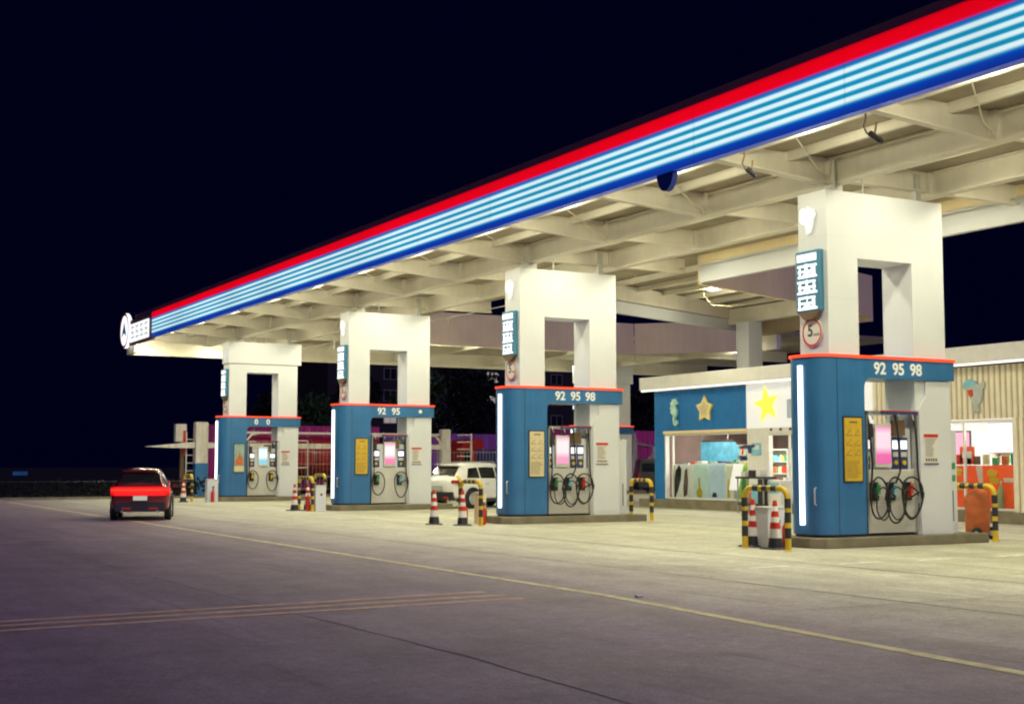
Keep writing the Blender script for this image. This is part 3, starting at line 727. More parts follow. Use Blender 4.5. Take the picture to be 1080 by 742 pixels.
bin_box((-21.5,18.0,.006),'pale cabinet behind the cones at the nearest island',.42,.5,.78)
bin_box((-33.95,17.95,.006),'beige cabinet behind the cone at the second island',.24,.26,.86,'tan')
bin_box((-46.0,17.8,.006),'pale cabinet beside the hoop at the third island',.3,.4,.9)
bin_box((-59.9,18.05,.006),'pale cabinet at the foot of the farthest island',.35,.5,1.0)
def extinguisher(loc, lab):
    t = thing('fire_extinguisher', lab, 'fire extinguisher', loc, random.uniform(0,3), 'red fire extinguishers by the cabinets')
    MB().lathe([(0,0),(.07,0),(.08,.02),(.08,.40),(.06,.46),(.025,.5),(.025,.54),(0,.54)],seg=16).build('cylinder', M['red'], t, smooth=True)
    MB().box(-.02,.09,-.012,.012,.55,.575).box(-.02,.08,-.012,.012,.60,.62).box(-.02,.0,-.01,.01,.54,.62).build('lever', M['dark'], t)
    MB().tube([(.02,.0,.56),(.1,0,.5),(.11,0,.3),(.10,0,.12)],.012,6).build('hose', M['black'], t)
    return t
ex = extinguisher((-20.98,17.95,.006),'red fire extinguisher right of the pale cabinet at the nearest hoop')
for loc,l in (((-33.3,17.7,.006),'red fire extinguisher right of the beige cabinet at the second island'),
     ((-34.1,17.55,.006),'red fire extinguisher low behind the cone at the second island'),((-46.2,17.45,.006),'red fire extinguisher left of the third island cabinet'),
     ((-59.55,18.0,.006),'red fire extinguisher beside the cabinet at the farthest island')):
    dup(ex,loc,random.uniform(0,3),l)
# orange covered wheeled extinguisher
t = thing('wheeled_extinguisher','orange covered wheeled fire extinguisher behind the nearest island','fire extinguisher',(-21.4,23.8,.006),R(10))
rng = random.Random(3)
mb = MB(); n=20; rings=[]
for k,(z,r) in enumerate(((.12,.20),(.2,.235),(.4,.25),(.65,.24),(.85,.25),(.98,.23),(1.08,.16),(1.12,.03))):
    rings.append([((r*(1+.10*sin(5*a+z*7)+rng.uniform(-.03,.03)))*cos(a)*1.0, (r*(1+.10*sin(4*a+z*5)))*sin(a)*1.25, z+rng.uniform(-.012,.012)+(.05*cos(a) if z>.9 else 0)) for a in [2*pi*q/n for q in range(n)]])
vs=[v for g_ in rings for v in g_]; fs=[(i*n+k,i*n+(k+1)%n,(i+1)*n+(k+1)%n,(i+1)*n+k) for i in range(len(rings)-1) for k in range(n)]+[tuple(range(n-1,-1,-1)),tuple(range((len(rings)-1)*n,len(rings)*n))]
mb.add(vs,fs).build('fabric_cover', M['orange'], t, smooth=True)
for s in (-1,1):
    wh = MB().lathe([(0,-.03),(.12,-.03),(.14,-.015),(.14,.015),(.12,.03),(0,.03)],(.16,.30*s,.14),20,'y').build('wheel', M['black'], t, smooth=True)
    MB().lathe([(0,-.035),(.06,-.035),(.06,.035),(0,.035)],(.16,.30*s,.14),12,'y').build('hub', M['lgrey'], wh)
MB().tube([(.16,-.3,.14),(.16,.3,.14)],.015,6).build('axle', M['grey'], t)
# small litter on the pavement
for (x,y) in ((-14.2,9.75),(-13.5,2.0)):
    mb=MB().prism([(x-.05,y-.03),(x+.04,y-.04),(x+.06,y+.03),(x,y+.05)],.008,.03)
    tag(mb.build('paper_scrap', M['paper']), 'small white scrap of paper lying on the pavement','litter','paper scraps on the pavement')

# ------------------------------------------------------------------ vehicles
def loft_body(stations, m, name, parent):
    """stations: (x, zb, zbelt, ztop, w, wbelt, wroof)"""
    mb = MB(); secs=[]
    for (x,zb,zm,zt,w_,wb,wr) in stations:
        half=[(w_*.80,zb),(w_*.97,zb+.07),(w_,zb+.28*(zm-zb)+.05),(w_*.995,zb+.7*(zm-zb)),(wb,zm),(wr+(wb-wr)*.10,zt-.11 if zt-zm>.2 else zt-.02),(wr*.98,zt-.06 if zt-zm>.2 else zt-.012),(wr*.90,zt-.022 if zt-zm>.2 else zt-.004),(wr*.75,zt if zt-zm>.2 else zt),(wr*.4,zt+.018)]
        secs.append([(x,y,z) for y,z in half]+[(x,-y,z) for y,z in reversed(half)])
    n=len(secs[0]); vs=[v for s in secs for v in s]; fs=[]
    for i in range(len(secs)-1):
        for k in range(n): fs.append((i*n+k,i*n+(k+1)%n,(i+1)*n+(k+1)%n,(i+1)*n+k))
    fs+=[tuple(range(n-1,-1,-1)),tuple(range((len(secs)-1)*n,len(secs)*n))]
    o=mb.add(vs,fs).build(name,m,parent,smooth=True); return o, secs
def car(name,label,loc,rz,paint,lights_on,roofrails=False):
    """local +x is the front; rear at x=0; length 4.5"""
    t = thing(name,label,'car',loc,rz)
    wr_ = .88 if lights_on else 1
    S=[(0.0,.42,.92,.96,.80,.76,.66),(.06,.33,.98,1.04,.87,.83,.70),(.22,.28,1.03,1.17,.905,.86,.70),(.50,.26,1.05,1.48,.92,.87,.66),(.85,.25,1.05,1.60,.925,.88,.655),
       (1.6,.24,1.03,1.65,.93,.885,.66),(2.3,.24,1.01,1.63,.93,.885,.655),(2.9,.24,.99,1.44,.925,.875,.64),(3.35,.25,.98,1.08,.92,.86,.74),(3.9,.27,.90,.97,.90,.82,.68),(4.35,.32,.78,.84,.84,.76,.6),(4.52,.42,.66,.70,.72,.66,.5)]
    S=[(*q[:6],q[6]*(wr_ if q[3]-q[2]>.2 else 1)) for q in S]
    body,_=loft_body(S,paint,'body',t)
    G=M['glassd']; e=.008
    # side windows
    for s in (-1,1):
        def pt(x,f):  # f 0 belt..1 roof
            for a,b in zip(S,S[1:]):
                if a[0]<=x<=b[0]:
                    u=(x-a[0])/(b[0]-a[0]); st_=[a[k]+(b[k]-a[k])*u for k in range(7)]; break
            y0,z0=st_[5],st_[2]; y1,z1=st_[6]+(st_[5]-st_[6])*.10,st_[3]-.11
            return (x, s*(y0+(y1-y0)*f+e), z0+(z1-z0)*f)
        for a,b,c,d in ((.62,1.25,.80,1.25),(1.31,2.1,1.31,2.1),(2.16,3.0,2.16,2.62)):
            mb=MB(); K=6
            lo=[pt(a+(b-a)*k/K,.10) for k in range(K+1)]; hi=[pt(c+(d-c)*k/K,.90) for k in range(K+1)]
            mb.add(lo+hi,[(k,k+1,K+2+k,K+1+k) for k in range(K)]); mb.build('side_window',G,t)
        mb=MB()
        for a in (1.28,2.13): mb.add([pt(a-.004,-.02),pt(a+.004,-.02),(a+.004,s*.938,.42),(a-.004,s*.938,.42)],[(0,1,2,3)])
        mb.build('door_gap',M['dark'],t)
        MB().box(1.5,1.66,s*.935,s*.955,.86,.89).box(2.4,2.56,s*.93,s*.95,.85,.88).build('door_handle',M['silver'],t)
        MB().box(.05,4.2,s*.90,s*.937,.24,.36).build('sill_trim',M['dark'],t)
        MB().rbox(2.75,2.95,s*.95,s*1.08,1.0,1.12,.02).build('wing_mirror',paint,t)
    # rear glass, windscreen
    MB().add([(.20,-.60,1.17),(.20,.60,1.17),(.52,.54,1.50),(.52,-.54,1.50)],[(0,1,2,3)]).build('rear_window_backing',M['dark'],t)
    mb=MB().add([(.185,-.64,1.15),(.185,.64,1.15),(.50,.56,1.512),(.50,-.56,1.512)],[(0,1,2,3)]); mb.build('rear_window',G,t)
    MB().add([(3.36,-.7,1.09),(3.36,.7,1.09),(2.72,.58,1.55),(2.72,-.58,1.55)],[(0,1,2,3)]).build('windscreen',G,t)
    MB().rbox(.38,.62,-.60,.60,1.575,1.60,.01).build('roof_spoiler',paint,t)
    if roofrails:
        for s in (-1,1): MB().tube([(.8,s*.58,1.62),(.9,s*.58,1.67),(2.2,s*.58,1.69),(2.35,s*.58,1.63)],.018,6).build('roof_rail',M['silver'],t)
    # bumper, plate, lamps
    MB().rbox(-.03,.10,-.80,.80,.30,.60,.03).build('bumper',M['dark'],t)
    MB().box(-.045,-.035,-.24,.24,.63,.79).build('plate_frame',M['dark'],t)
    pl_=MB().box(-.052,-.046,-.22,.22,.64,.78).build('licence_plate',emat('plate_lit',(.75,.8,.6),.35 if lights_on else .02,base=(.6,.62,.5)),t)
    text('B 6052',.11,M['ink'],pl_,(-.053,0,.71),RB,'plate_characters',ext=.001) if False else None
    mt = ramp_emat('tail_lamp_lit',2,.74,1.12,[(0,(.10,0,0)),(.3,(.62,.002,.002)),(.5,(.95,.012,.004)),(.62,(1,.07,.01)),(.75,(.7,.005,.004)),(1,(.08,0,0))],.95,base=(.3,.01,.01)) if lights_on else mat('tail_lamp',(.4,.03,.02),.25)
    if lights_on:
        MB().add([(-.04,-.84,.78),(-.04,.84,.78),(-.012,.80,1.08),(-.012,-.80,1.08)],[(0,1,2,3)]).build('tail_lamp',mt,t)
        for s in (-1,1): MB().rbox(-.015,.30,s*.80 if s>0 else -.925,.925 if s>0 else -.80,.80,1.07,.02).build('tail_lamp',mt,t)
    else:
        for s in (-1,1): MB().rbox(-.01,.34,(.66 if s>0 else -.925),(.925 if s>0 else -.66),.90,1.02,.02).build('tail_lamp',mt,t)
    MB().box(-.046,-.041,-.80,-.34,.925,.94).build('lamp_divider',M['dark'],t) if lights_on else None
    MB().box(-.046,-.041,.34,.80,.925,.94).build('lamp_divider',M['dark'],t) if lights_on else None
    MB().tube([(.23,.05,1.20),(.33,-.25,1.30),(.34,-.42,1.31)],.012,6).build('rear_wiper',M['black'],t)
    for s in (-1,1):
        MB().box(-.034,-.031,s*.42-.14,s*.42+.14,.36,.42).build('reflector',M['red'],t)
        MB().lathe([(0,-.06),(.04,-.06),(.04,.1),(0,.1)],(-.02,s*.55,.29),10,'x').build('exhaust',M['silver'],t)
    if lights_on:
        l=bpy.data.lights.new('tail_light_glow','AREA'); l.shape='RECTANGLE'; l.size=1.6; l.size_y=.2; l.energy=5; l.color=(1,.03,.01)
        lo=bpy.data.objects.new('tail_light_glow',l); COL.objects.link(lo); lo.location=(-.06,0,.92); lo.rotation_euler=(0,R(90),0); lo.parent=t
        lo.rotation_euler=(R(90),0,R(-90)); lo.scale=(1,1,1)
    for s in (-1,1): MB().rbox(4.1,4.44,(.45 if s>0 else -.83),(.83 if s>0 else -.45),.62,.76,.02).build('headlight',M['lgrey'],t)
    for x in (.85,3.55):
        for s in (-1,1):
            MB().lathe([(0,-.02),(.40,-.02),(.40,.012),(0,.012)],(x,s*.925,.36),24,'y').build('wheel_arch',M['black'],t)
            wh=MB().lathe([(0,-.11),(.30,-.11),(.34,-.08),(.345,0),(.34,.08),(.30,.11),(0,.11)],(x,s*.85,.345),24,'y').build('wheel',M['black'],t,smooth=True)
            mb=MB().lathe([(0,-.005),(.21,-.005),(.23,.01),(0,.01)],(x,s*.965,.345),20,'y')
            mb.build('rim',M['silver'],wh)
    return t
# dark car driving off at the left
car('driving_car','dark red car seen from behind with a full width glowing red tail lamp',(-40.6,10.08,.012),R(180-14.2-2.5),M['darkpaint'],True).scale=(.94,.92,.93)
# white suv behind second pump
car('parked_car','white SUV parked behind the second pump island with its tailgate corner showing',(-46.75,22.9,.012),R(108),M['whitepaint'],False,True).scale=(1.07,1.05,1.05)
# red tanker
t = thing('tanker_truck','red tanker truck parked before the maroon fence','truck',(-77,24.5,0),R(90))
MB().lathe([(0,0),(.9,.0),(1.12,.12),(1.15,.4),(1.15,8.6),(1.12,8.9),(.9,9.05),(0,9.05)],(0,0,2.15),28,'x').build('tank',M['tank'],t,smooth=True)
for k in range(5): MB().lathe([(0,0),(1.165,0),(1.165,.05),(0,.05)],(.9+k*1.8,0,2.15),28,'x').build('tank_band',M['grey'],t)
MB().box(-.2,11.4,-.45,.45,.75,.98).build('chassis',M['dark'],t)
MB().rbox(9.4,11.3,-1.15,1.15,.8,3.0,.12).build('cab',M['redtruck'],t)
MB().box(9.9,10.9,-1.17,-1.152,1.9,2.7).build('cab_window',M['glassd'],t)
for x in (1.2,2.5,6.6,10.4):
    for s in (-1,1):
        wh=MB().lathe([(0,-.15),(.45,-.15),(.52,-.1),(.52,.1),(.45,.15),(0,.15)],(x,s*1.0,.52),24,'y').build('wheel',M['black'],t,smooth=True)
        MB().lathe([(0,-.165),(.26,-.165),(.28,-.14),(0,.16)],(x,s*1.0,.52),16,'y').build('rim',M['lgrey'],wh)
for s in (-1,1): MB().box(.3,3.4,s*1.0-.2,s*1.0+.2,1.12,1.16).build('mudguard',M['lgrey'],t)
# red lorry with deflector
t = thing('red_lorry','red lorry with rounded roof deflector behind the white car','truck',(-79,40.3,0),R(96)); t.scale=(.62,.9,1)
MB().rbox(-1.0,1.0,-1.15,1.15,.7,2.7,.12).build('cab',M['redtruck'],t)
MB().prism_ax([(-.9,2.7),(1.9,2.7),(1.9,3.15),(1.6,3.35),(.2,3.3),(-.7,3.0)],-1.05,1.05,'y').build('roof_deflector',M['redtruck'],t)
MB().box(-.75,.3,-1.175,-1.152,1.7,2.5).build('side_window',M['glassd'],t)
MB().box(1.1,6.5,-1.2,1.2,.9,2.5).build('cargo_body',M['navy'],t)
for x in (-.3,4.8): 
    for s in (-1,1): MB().lathe([(0,-.15),(.48,-.15),(.48,.15),(0,.15)],(x,s*1.0,.48),20,'y').build('wheel',M['black'],t,smooth=True)
# dark handcart / generator by the far hoop
t = thing('parked_van','dark van seen end on past the second pump hoop barrier','van',(-66,46.4,0.012),R(150))
S=[(0,.4,1.2,1.9,.85,.84,.75),(.1,.3,1.2,2.0,.9,.88,.78),(3,.3,1.2,2.0,.9,.88,.78),(3.7,.3,1.1,1.5,.9,.86,.7),(4.3,.4,.9,1.0,.85,.8,.6)]
loft_body(S,mat('van_paint',(.08,.07,.08),.3,coat=.4),'body',t)
MB().box(-.012,-.002,-.65,.65,1.25,1.75).build('rear_window',M['glassd'],t)
for s in (-1,1): MB().box(-.02,-.003,s*.8-.08,s*.8+.08,.8,1.15).build('tail_lamp',M['red'],t)
for x in (.8,3.4):
    for s in (-1,1): MB().lathe([(0,-.1),(.33,-.1),(.33,.1),(0,.1)],(x,s*.84,.33),20,'y').build('wheel',M['black'],t,smooth=True)

# ------------------------------------------------------------------ far side: fences, gantry
def corr_fence(name,lab,x,y0,y1,h,m,base=0):
    t = thing(name,lab,'fence',(x,y0,0)); mb=MB(); vs=[];n=int((y1-y0)/.14)
    for k in range(n+1):
        o=.04 if k%2 else 0
        vs+=[(o,k*.14,base),(o,k*.14,h)]
    mb.add(vs,[(2*k,2*k+2,2*k+3,2*k+1) for k in range(n)]); mb.build('corrugated_sheet',m,t)
    for k in range(int((y1-y0)/3)+1): MB().box(.06,.12,k*3-.04,k*3+.04,0,h+.05).build('fence_post',M['grey'],t)
    MB().box(.05,.10,0,y1-y0,h*.72,h*.72+.06).build('rail',M['grey'],t)
    return t
corr_fence('sheet_fence','tall maroon corrugated sheet fence behind the tanker',-84,25,36.8,4.2,M['maroon'])
corr_fence('sheet_fence','lower purple corrugated sheet fence behind the red lorry',-84,37.0,47.5,3.8,M['purple'])
corr_fence('sheet_fence','maroon corrugated sheet fence seen left of the shop',-84,48,62,4.2,M['maroon'])
t = thing('height_gantry','white steel gantry of two long rails with a tapered left arm','gantry',(-72,18,0))
MB().prism_ax([(0,2.62),(2.4,2.86),(3.2,2.90),(3.2,2.55),(1.5,2.56)],-.08,.08,'x').build('tapered_arm',M['polewhite'],t)
MB().box(-.09,.09,3.2,17.4,2.56,2.84).build('main_rail',M['polewhite'],t)
MB().box(-.06,.06,5.6,17.3,3.36,3.48).build('upper_rail',M['polewhite'],t)
for y in (5.6,17.4):
    s = -1 if y>10 else 1
    MB().tube([(0,y,2.7),(0,y+.05*s,3.05),(0,y+.3*s,3.32),(0,y+.8*s,3.42)],.07,8).build('corner_bend',M['polewhite'],t,smooth=True)
MB().rbox(-.22,.22,17.4,18.0,.0,3.75,.05).build('end_post',M['polewhite'],t)
MB().tube([(0,8.4,0),(0,8.4,3.9)],.08,8).tube([(0,8.4,3.9),(0,8.4,4.3)],.05,8,r1=.01).build('mid_post',M['polewhite'],t)
mb = MB()
for y in (7.7,9.1): mb.tube([(.1,y,1.5),(.1,y,3.0)],.04,6)
for z in (1.5,3.0): mb.tube([(.1,7.7,z),(.1,9.1,z)],.04,6)
mb.build('loop_frame',M['polewhite'],t)
for y,m_ in ((19.2,'l'),):
    mb=MB()
    for k in range(6): mb.box(-.03,.03,18.5,19.4,1.3+k*.42,1.36+k*.42)
    mb.box(-.04,.04,19.4,19.5,.0,3.5).build('ladder',M['polewhite'],t)
t = thing('painted_post','square post painted white above and blue below, left of the farthest pump','post',(-72,21.05,0))
MB().rbox(-.25,.25,-.34,.34,1.75,3.95,.03).build('upper_half',M['polewhite'],t)
MB().box(-.25,.25,-.34,.34,0,1.748).build('lower_half',M['blue'],t)
t = thing('sign_post','slim pale post with red strip behind the dark car','post',(-72.6,20.15,0))
MB().rbox(-.2,.2,-.35,.25,2.9,3.85,.03).build('post_head',M['polewhite'],t)
MB().box(-.12,.12,-.05,.15,0,2.9).build('post_shaft',M['brown'],t)
MB().box(.205,.22,.05,.2,2.2,3.5).build('red_strip',M['red'],t)
t = thing('pipe_ladder','white pipe ladder between the two posts at the far left','ladder',(-72.2,20.55,0))
mb=MB().tube([(0,-.22,0),(0,-.22,3.4)],.035,6).tube([(0,.2,0),(0,.2,3.5)],.035,6); mb.build('stile',M['polewhite'],t)
mb=MB(); [mb.tube([(0,-.22,.5+k*.42),(0,.2,.5+k*.42)],.025,6) for k in range(7)]; mb.build('rung',M['polewhite'],t)
t = thing('mesh_fence','fine pale wire mesh fence in front of the tanker and lorry','fence',(-73.2,23.5,0))
mb=MB()
for k in range(76): mb.box(-.006,.006,k*.22-.006,k*.22+.006,.3,2.5 if k%10 else 2.7)
for z in (.3,1.0,1.7,2.4): mb.box(-.012,.012,0,16.6,z,z+.02)
mb.build('wire_mesh',M['polewhite'],t)
for k in range(5): MB().tube([(0,k*4.1,0),(0,k*4.1,2.9)],.035,6).build('mesh_post',M['polewhite'],t)
t = thing('white_crane_post','white leaning post with brace and blue base left of the shop','post',(-74,50.6,0))
MB().tube([(0,0,.0),(0,.0,3.4)],.28,10,r1=.16).tube([(0,0,3.4),(0,0,3.75)],.10,8).build('post_shaft',M['polewhite'],t,smooth=True)
MB().tube([(0,.1,3.1),(0,2.2,2.7)],.06,6).tube([(0,1.4,0),(0,1.5,2.8)],.10,6).tube([(0,.3,1.4),(0,1.4,2.3)],.07,6).build('brace',M['polewhite'],t)
MB().lathe([(0,0),(.5,0),(.4,.9),(0,.9)],seg=10).build('base',M['blue'],t)

# hedge, far billboard, trees, apartment block
def leaves(mb, c, r, n, s, rg, flat=1.0):
    for _ in range(n):
        while True:
            p=Vector((rg.uniform(-1,1),rg.uniform(-1,1),rg.uniform(-1,1)))
            if .35<p.length<1: break
        p=Vector((c[0]+p.x*r,c[1]+p.y*r,c[2]+p.z*r*flat)); u=Vector((rg.gauss(0,1),rg.gauss(0,1),rg.gauss(0,1))).normalized(); v=u.orthogonal().normalized(); k=s*rg.uniform(.6,1.4)
        mb.add([p-u*k,p+v*k*.5,p+u*k,p-v*k*.5],[(0,1,2,3)])
def tree(loc,h,r,lab,m,seed):
    rg=random.Random(seed); t=thing('tree',lab,'tree',loc,0,'trees beyond the fence')
    mb=MB().tube([(0,0,0),(.1,0,h*.3),(0,.15,h*.6),(.1,.1,h*.9)],.28,8,r1=.06)
    cl=[]
    for k in range(9):
        a=rg.uniform(0,6.28); z=h*rg.uniform(.42,.95); rr=r*rg.uniform(.3,.85)*(1.25-z/h*.6); c=(cos(a)*rr,sin(a)*rr,z); cl.append(c)
        mb.tube([(0,0,z-h*.15),(c[0]*.5,c[1]*.5,z-h*.05),c],.07,5,r1=.02)
    mb.build('trunk',M['bark'],t)
    mb=MB()
    for c in cl+[(0,0,h*.9),(0,0,h*.65)]: leaves(mb,c,r*rg.uniform(.38,.6),190,.20,rg,.75)
    mb.build('crown',m,t); return t
tl = ['small green tree behind the maroon fence left of the third pillar','leafy tree rising right of the third pillar','dark tree before the apartment block','dark tree left of the second pillar','dark tree seen through the third portal','dark tree far behind the tanker','dark tree at the left of the blue shop front']
for k,(x,y,h,r,m_) in enumerate(((-88,33.0,6.2,2.0,'foliage'),(-90,42.4,8.6,2.6,'foliage'),(-93,46.5,9.5,3.4,'foliage2'),(-95,51.5,9,3.2,'foliage2'),(-92,38,8,2.6,'foliage2'),(-95,33,7,2.6,'foliage2'),(-92,64,8,3,'foliage2'))):
    tree((x,y,0),h,r,tl[k],M[m_],k+11)
t = thing('apartment_block','dark apartment block with a few lit windows behind the trees','building',(-112,40,0))
MB().box(-8,0,4,34,0,12.4).build('wall',M['bldg'],t)
MB().box(-8.2,.3,3.7,34.3,12.4,12.8).build('roof',M['dark'],t)
LIT={(4,4),(4,3),(1,2),(6,1)}
wl=emat('window_lit',(.62,.55,.42),.42,var=.35,scale=2)
for r_ in range(5):
    for c_ in range(8):
        y=-.15+6.0+c_*3.5; z=1.4+r_*1.98; lit=(c_,r_) in LIT
        f=MB().box(.001,.05,y,y+1.3,z,z+1.05).build('window',M['grey'],t)
        MB().box(.051,.06,y+.06,y+.62,z+.06,z+.99).box(.051,.06,y+.68,y+1.24,z+.06,z+.99).build('pane',wl if lit else M['glassd'],f)
t = thing('hedge_row','dark clipped hedge along the far left edge of the forecourt','hedge',(-68.5,9,0))
rg=random.Random(5); mb=MB()
for k in range(34): leaves(mb,(rg.uniform(-.5,.3),-14+k*.9,.5),.75,120,.10,rg,.65)
mb.build('foliage_mass',M['foliage2'],t)
MB().tube([(.6,-15,.85),(.6,10.5,.85)],.012,6).build('wire_rail',M['dark'],t)
# extend kerb left
k_ = MB().box(-67.7,-67.5,-25,40,0,.12).build('kerb_edge', M['kerb']); tag(k_, kind='structure')
t = thing('roadside_billboard','small far blue billboard with pink lower strip at the left edge','billboard',(-230,37.8,0),R(8))
bm_ = emat('billboard_blue',srgb(18,48,92),.9,base=(.02,.05,.1),var=.5,scale=.6)
MB().box(-.1,.1,-1.15,1.15,-0.75,.62).build('blue_face',bm_,t).location=(0,0,.2+1.1-1.6)
for ch in [o for o in bpy.data.objects if o.parent==t]: ch.location=(0,0,0)

# ------------------------------------------------------------------ store
YS=31.0
st_ = thing('shop_building','low roadside shop with blue and beige ribbed fascia and glowing windows','shop',(-36,YS,0)); st_.location=(0,0,0)
def sb_(mb,n,m,**k): return mb.build(n,m,st_,**k)
sb_(MB().box(-44.7,-14,30.75,40,0,.33),'plinth',M['kerb'],bevel=.015)
sb_(MB().box(-44.05,-14,30.35,40.5,4.56,5.05),'roof_parapet',M['storew'],bevel=.02)
sb_(MB().box(-44.0,-14,30.40,30.46,4.50,4.555),'eave_light',emat('eave_glow',(1,.97,.85),1.4))
M['groove_shade_b'] = mat('blue_groove_shade',(.006,.07,.22),.6); M['groove_shade_t'] = mat('tan_groove_shade',(.42,.33,.20),.7)  # darker groove colours stand in for shade between the ribs
def corrug(x0,x1,z0,z1,y,m,name,pitch=.13):
    n=max(2,int(round((x1-x0)/pitch))); w_=(x1-x0)/n; mb=MB(); base=sb_(MB().box(x0,x1,y,y+.011,z0,z1),name,M['groove_shade_b'] if m==M['bluec'] else M['groove_shade_t'])
    prof=[]
    for k in range(n):
        a=x0+k*w_; prof+=[(a+w_*.02,y-.002),(a+w_*.10,y-.04),(a+w_*.68,y-.04),(a+w_*.76,y-.002)]
    vs=[(x,yy,z0) for x,yy in prof]+[(x,yy,z1) for x,yy in prof]; N_=len(prof)
    MB().add(vs,[(k,k+1,N_+k+1,N_+k) for k in range(N_-1) if k%4!=3]).build('ribs',m,base); return base
def backing(x0,x1,z0,z1): return sb_(MB().box(x0,x1,YS+.012,YS+.2,z0,z1),'wall',M['storew'])
corrug(-43.9,-38.2,2.95,4.5,YS,M['bluec'],'blue_ribbed_panel'); backing(-43.9,-38.2,2.95,4.56)
corrug(-43.9,-43.25,.33,2.95,YS,M['bluec'],'blue_ribbed_panel'); backing(-43.9,-43.25,.33,2.95)
sb_(MB().box(-43.9,-43.7,YS+.2,40,.33,4.56),'side_wall',M['bluec'])
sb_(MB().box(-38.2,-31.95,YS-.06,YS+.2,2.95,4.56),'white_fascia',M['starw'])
sb_(MB().box(-38.2,-37.1,YS-.03,YS+.2,.33,2.948),'white_wall',M['storew'])
sb_(MB().box(-34.9,-31.95,YS-.03,YS+.2,.33,2.948),'white_wall',M['storew'])
sb_(MB().box(-43.25,-38.2,YS-.10,YS,2.84,2.95),'window_head',M['tan'])
for x0,x1,z0,z1 in ((-31.95,-31.35,.33,4.5),(-29.9,-14,2.98,4.5),(-26.5,-14,.33,2.98)):
    corrug(x0,x1,z0,z1,YS,M['beigec'],'beige_ribbed_panel',.20); backing(x0,x1,z0,z1)
sb_(MB().box(-31.35,-29.9,YS-.02,YS+.2,.33,4.5),'white_wall',M['storew'])
# room
sb_(MB().box(-43.7,-26.4,36.0,36.1,.33,3.4),'back_wall',M['shopwall'])
sb_(MB().box(-43.69,-43.62,YS+.2,35.99,.36,3.29),'side_lining',M['shopwall'])
sb_(MB().box(-43.7,-14,YS+.2,36,3.3,3.42),'ceiling',M['shopceil'])
sb_(MB().box(-43.7,-14,YS+.02,36,.331,.36),'floor',M['shopfloor'])
sb_(MB().box(-34.95,-34.85,YS+.2,36,.36,3.3),'partition',M['shopceil'])
sb_(MB().box(-26.35,-26.25,YS+.2,36,.36,3.3),'partition',M['shopceil'])
def window(x0,x1,z0,z1,mull):
    f=MB(); 
    for x in [x0]+mull+[x1]: f.box(x-.03,x+.03,YS-.02,YS+.06,z0,z1)
    f.box(x0,x1,YS-.015,YS+.055,z0,z0+.06).box(x0,x1,YS-.015,YS+.055,z1-.07,z1)
    fr=sb_(f,'window_frame',M['storew'])
    MB().quad((x0,YS+.02,z0+.06),(x1,YS+.02,z0+.06),(x1,YS+.02,z1-.07),(x0,YS+.02,z1-.07)).build('pane',M['glass'],fr)
window(-43.22,-38.2,.36,2.84,[-42.75])
window(-29.9,-26.5,.36,2.95,[-28.3])
window(-37.1,-34.9,.36,2.75,[-36.0])
sb_(MB().box(-37.1,-34.9,YS-.05,YS+.06,2.75,2.948),'door_head',M['storew'])
for k in range(4): sb_(MB().box(-36.9+k*.5,-36.82+k*.5,YS-.09,YS-.051,2.84,2.92),'down_light',M['dark'])
for x in (-42,-40,-38.5,-36,-33,-29.2,-27.6):
    for y in (32.6,34.8):
        f=sb_(MB().box(x-.6,x+.6,y-.12,y+.12,3.26,3.298),'ceiling_light',M['lamp'])
        if y<33: area(f,(x,y,3.24),80 if x<-35 else 150,1.0,.25,(1,.95,.82))
# posters in the left window
rgp=random.Random(9)
def poster(x0,x1,z0,z1,col,marks,nm='window_poster',y=YS+.05,em=.25):
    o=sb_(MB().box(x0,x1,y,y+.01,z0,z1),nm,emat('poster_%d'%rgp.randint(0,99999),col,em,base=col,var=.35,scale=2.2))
    for (pts,c) in marks:
        MB().prism_ax([(x0+(x1-x0)*a,z0+(z1-z0)*b) for a,b in pts],y-.006,y-.001,'y').build('printed_shape',M[c],o)
poster(-42.9,-41.5,.40,1.68,(.62,.60,.50),[([(.02,.02),(.15,.0),(.3,.25),(.42,.55),(.45,.85),(.35,.98),(.18,.8),(.1,.4)],'dark'),([(.55,.02),(.7,.1),(.75,.5),(.7,.9),(.6,.8),(.52,.3)],'brown'),([(.0,.0),(.12,.0),(.2,.2),(.05,.25)],'red')])
poster(-41.48,-40.6,.40,1.70,(.50,.62,.52),[([(.2,.05),(.5,.02),(.6,.2),(.45,.3),(.4,.6),(.3,.6),(.3,.3),(.15,.2)],'ltyel')])
poster(-40.58,-39.6,.40,1.72,(.50,.60,.64),[([(.2,.05),(.5,.05),(.45,.18),(.25,.18)],'dark')])
poster(-39.58,-39.1,.40,1.70,(.62,.62,.45),[([(.2,.05),(.5,.05),(.5,.5),(.35,.6),(.25,.5)],'ltyel')])
sb_(MB().prism_ax([(-39.3,.75),(-38.75,.75),(-38.45,1.68),(-39.0,1.70)],YS-.03,YS-.022,'y'),'leaning_sheet',M['starw'])
poster(-38.85,-38.25,.40,1.68,(.30,.50,.06),[([(.3,.1),(.6,.1),(.7,.5),(.5,.7),(.3,.5)],'green')],y=YS+.07)
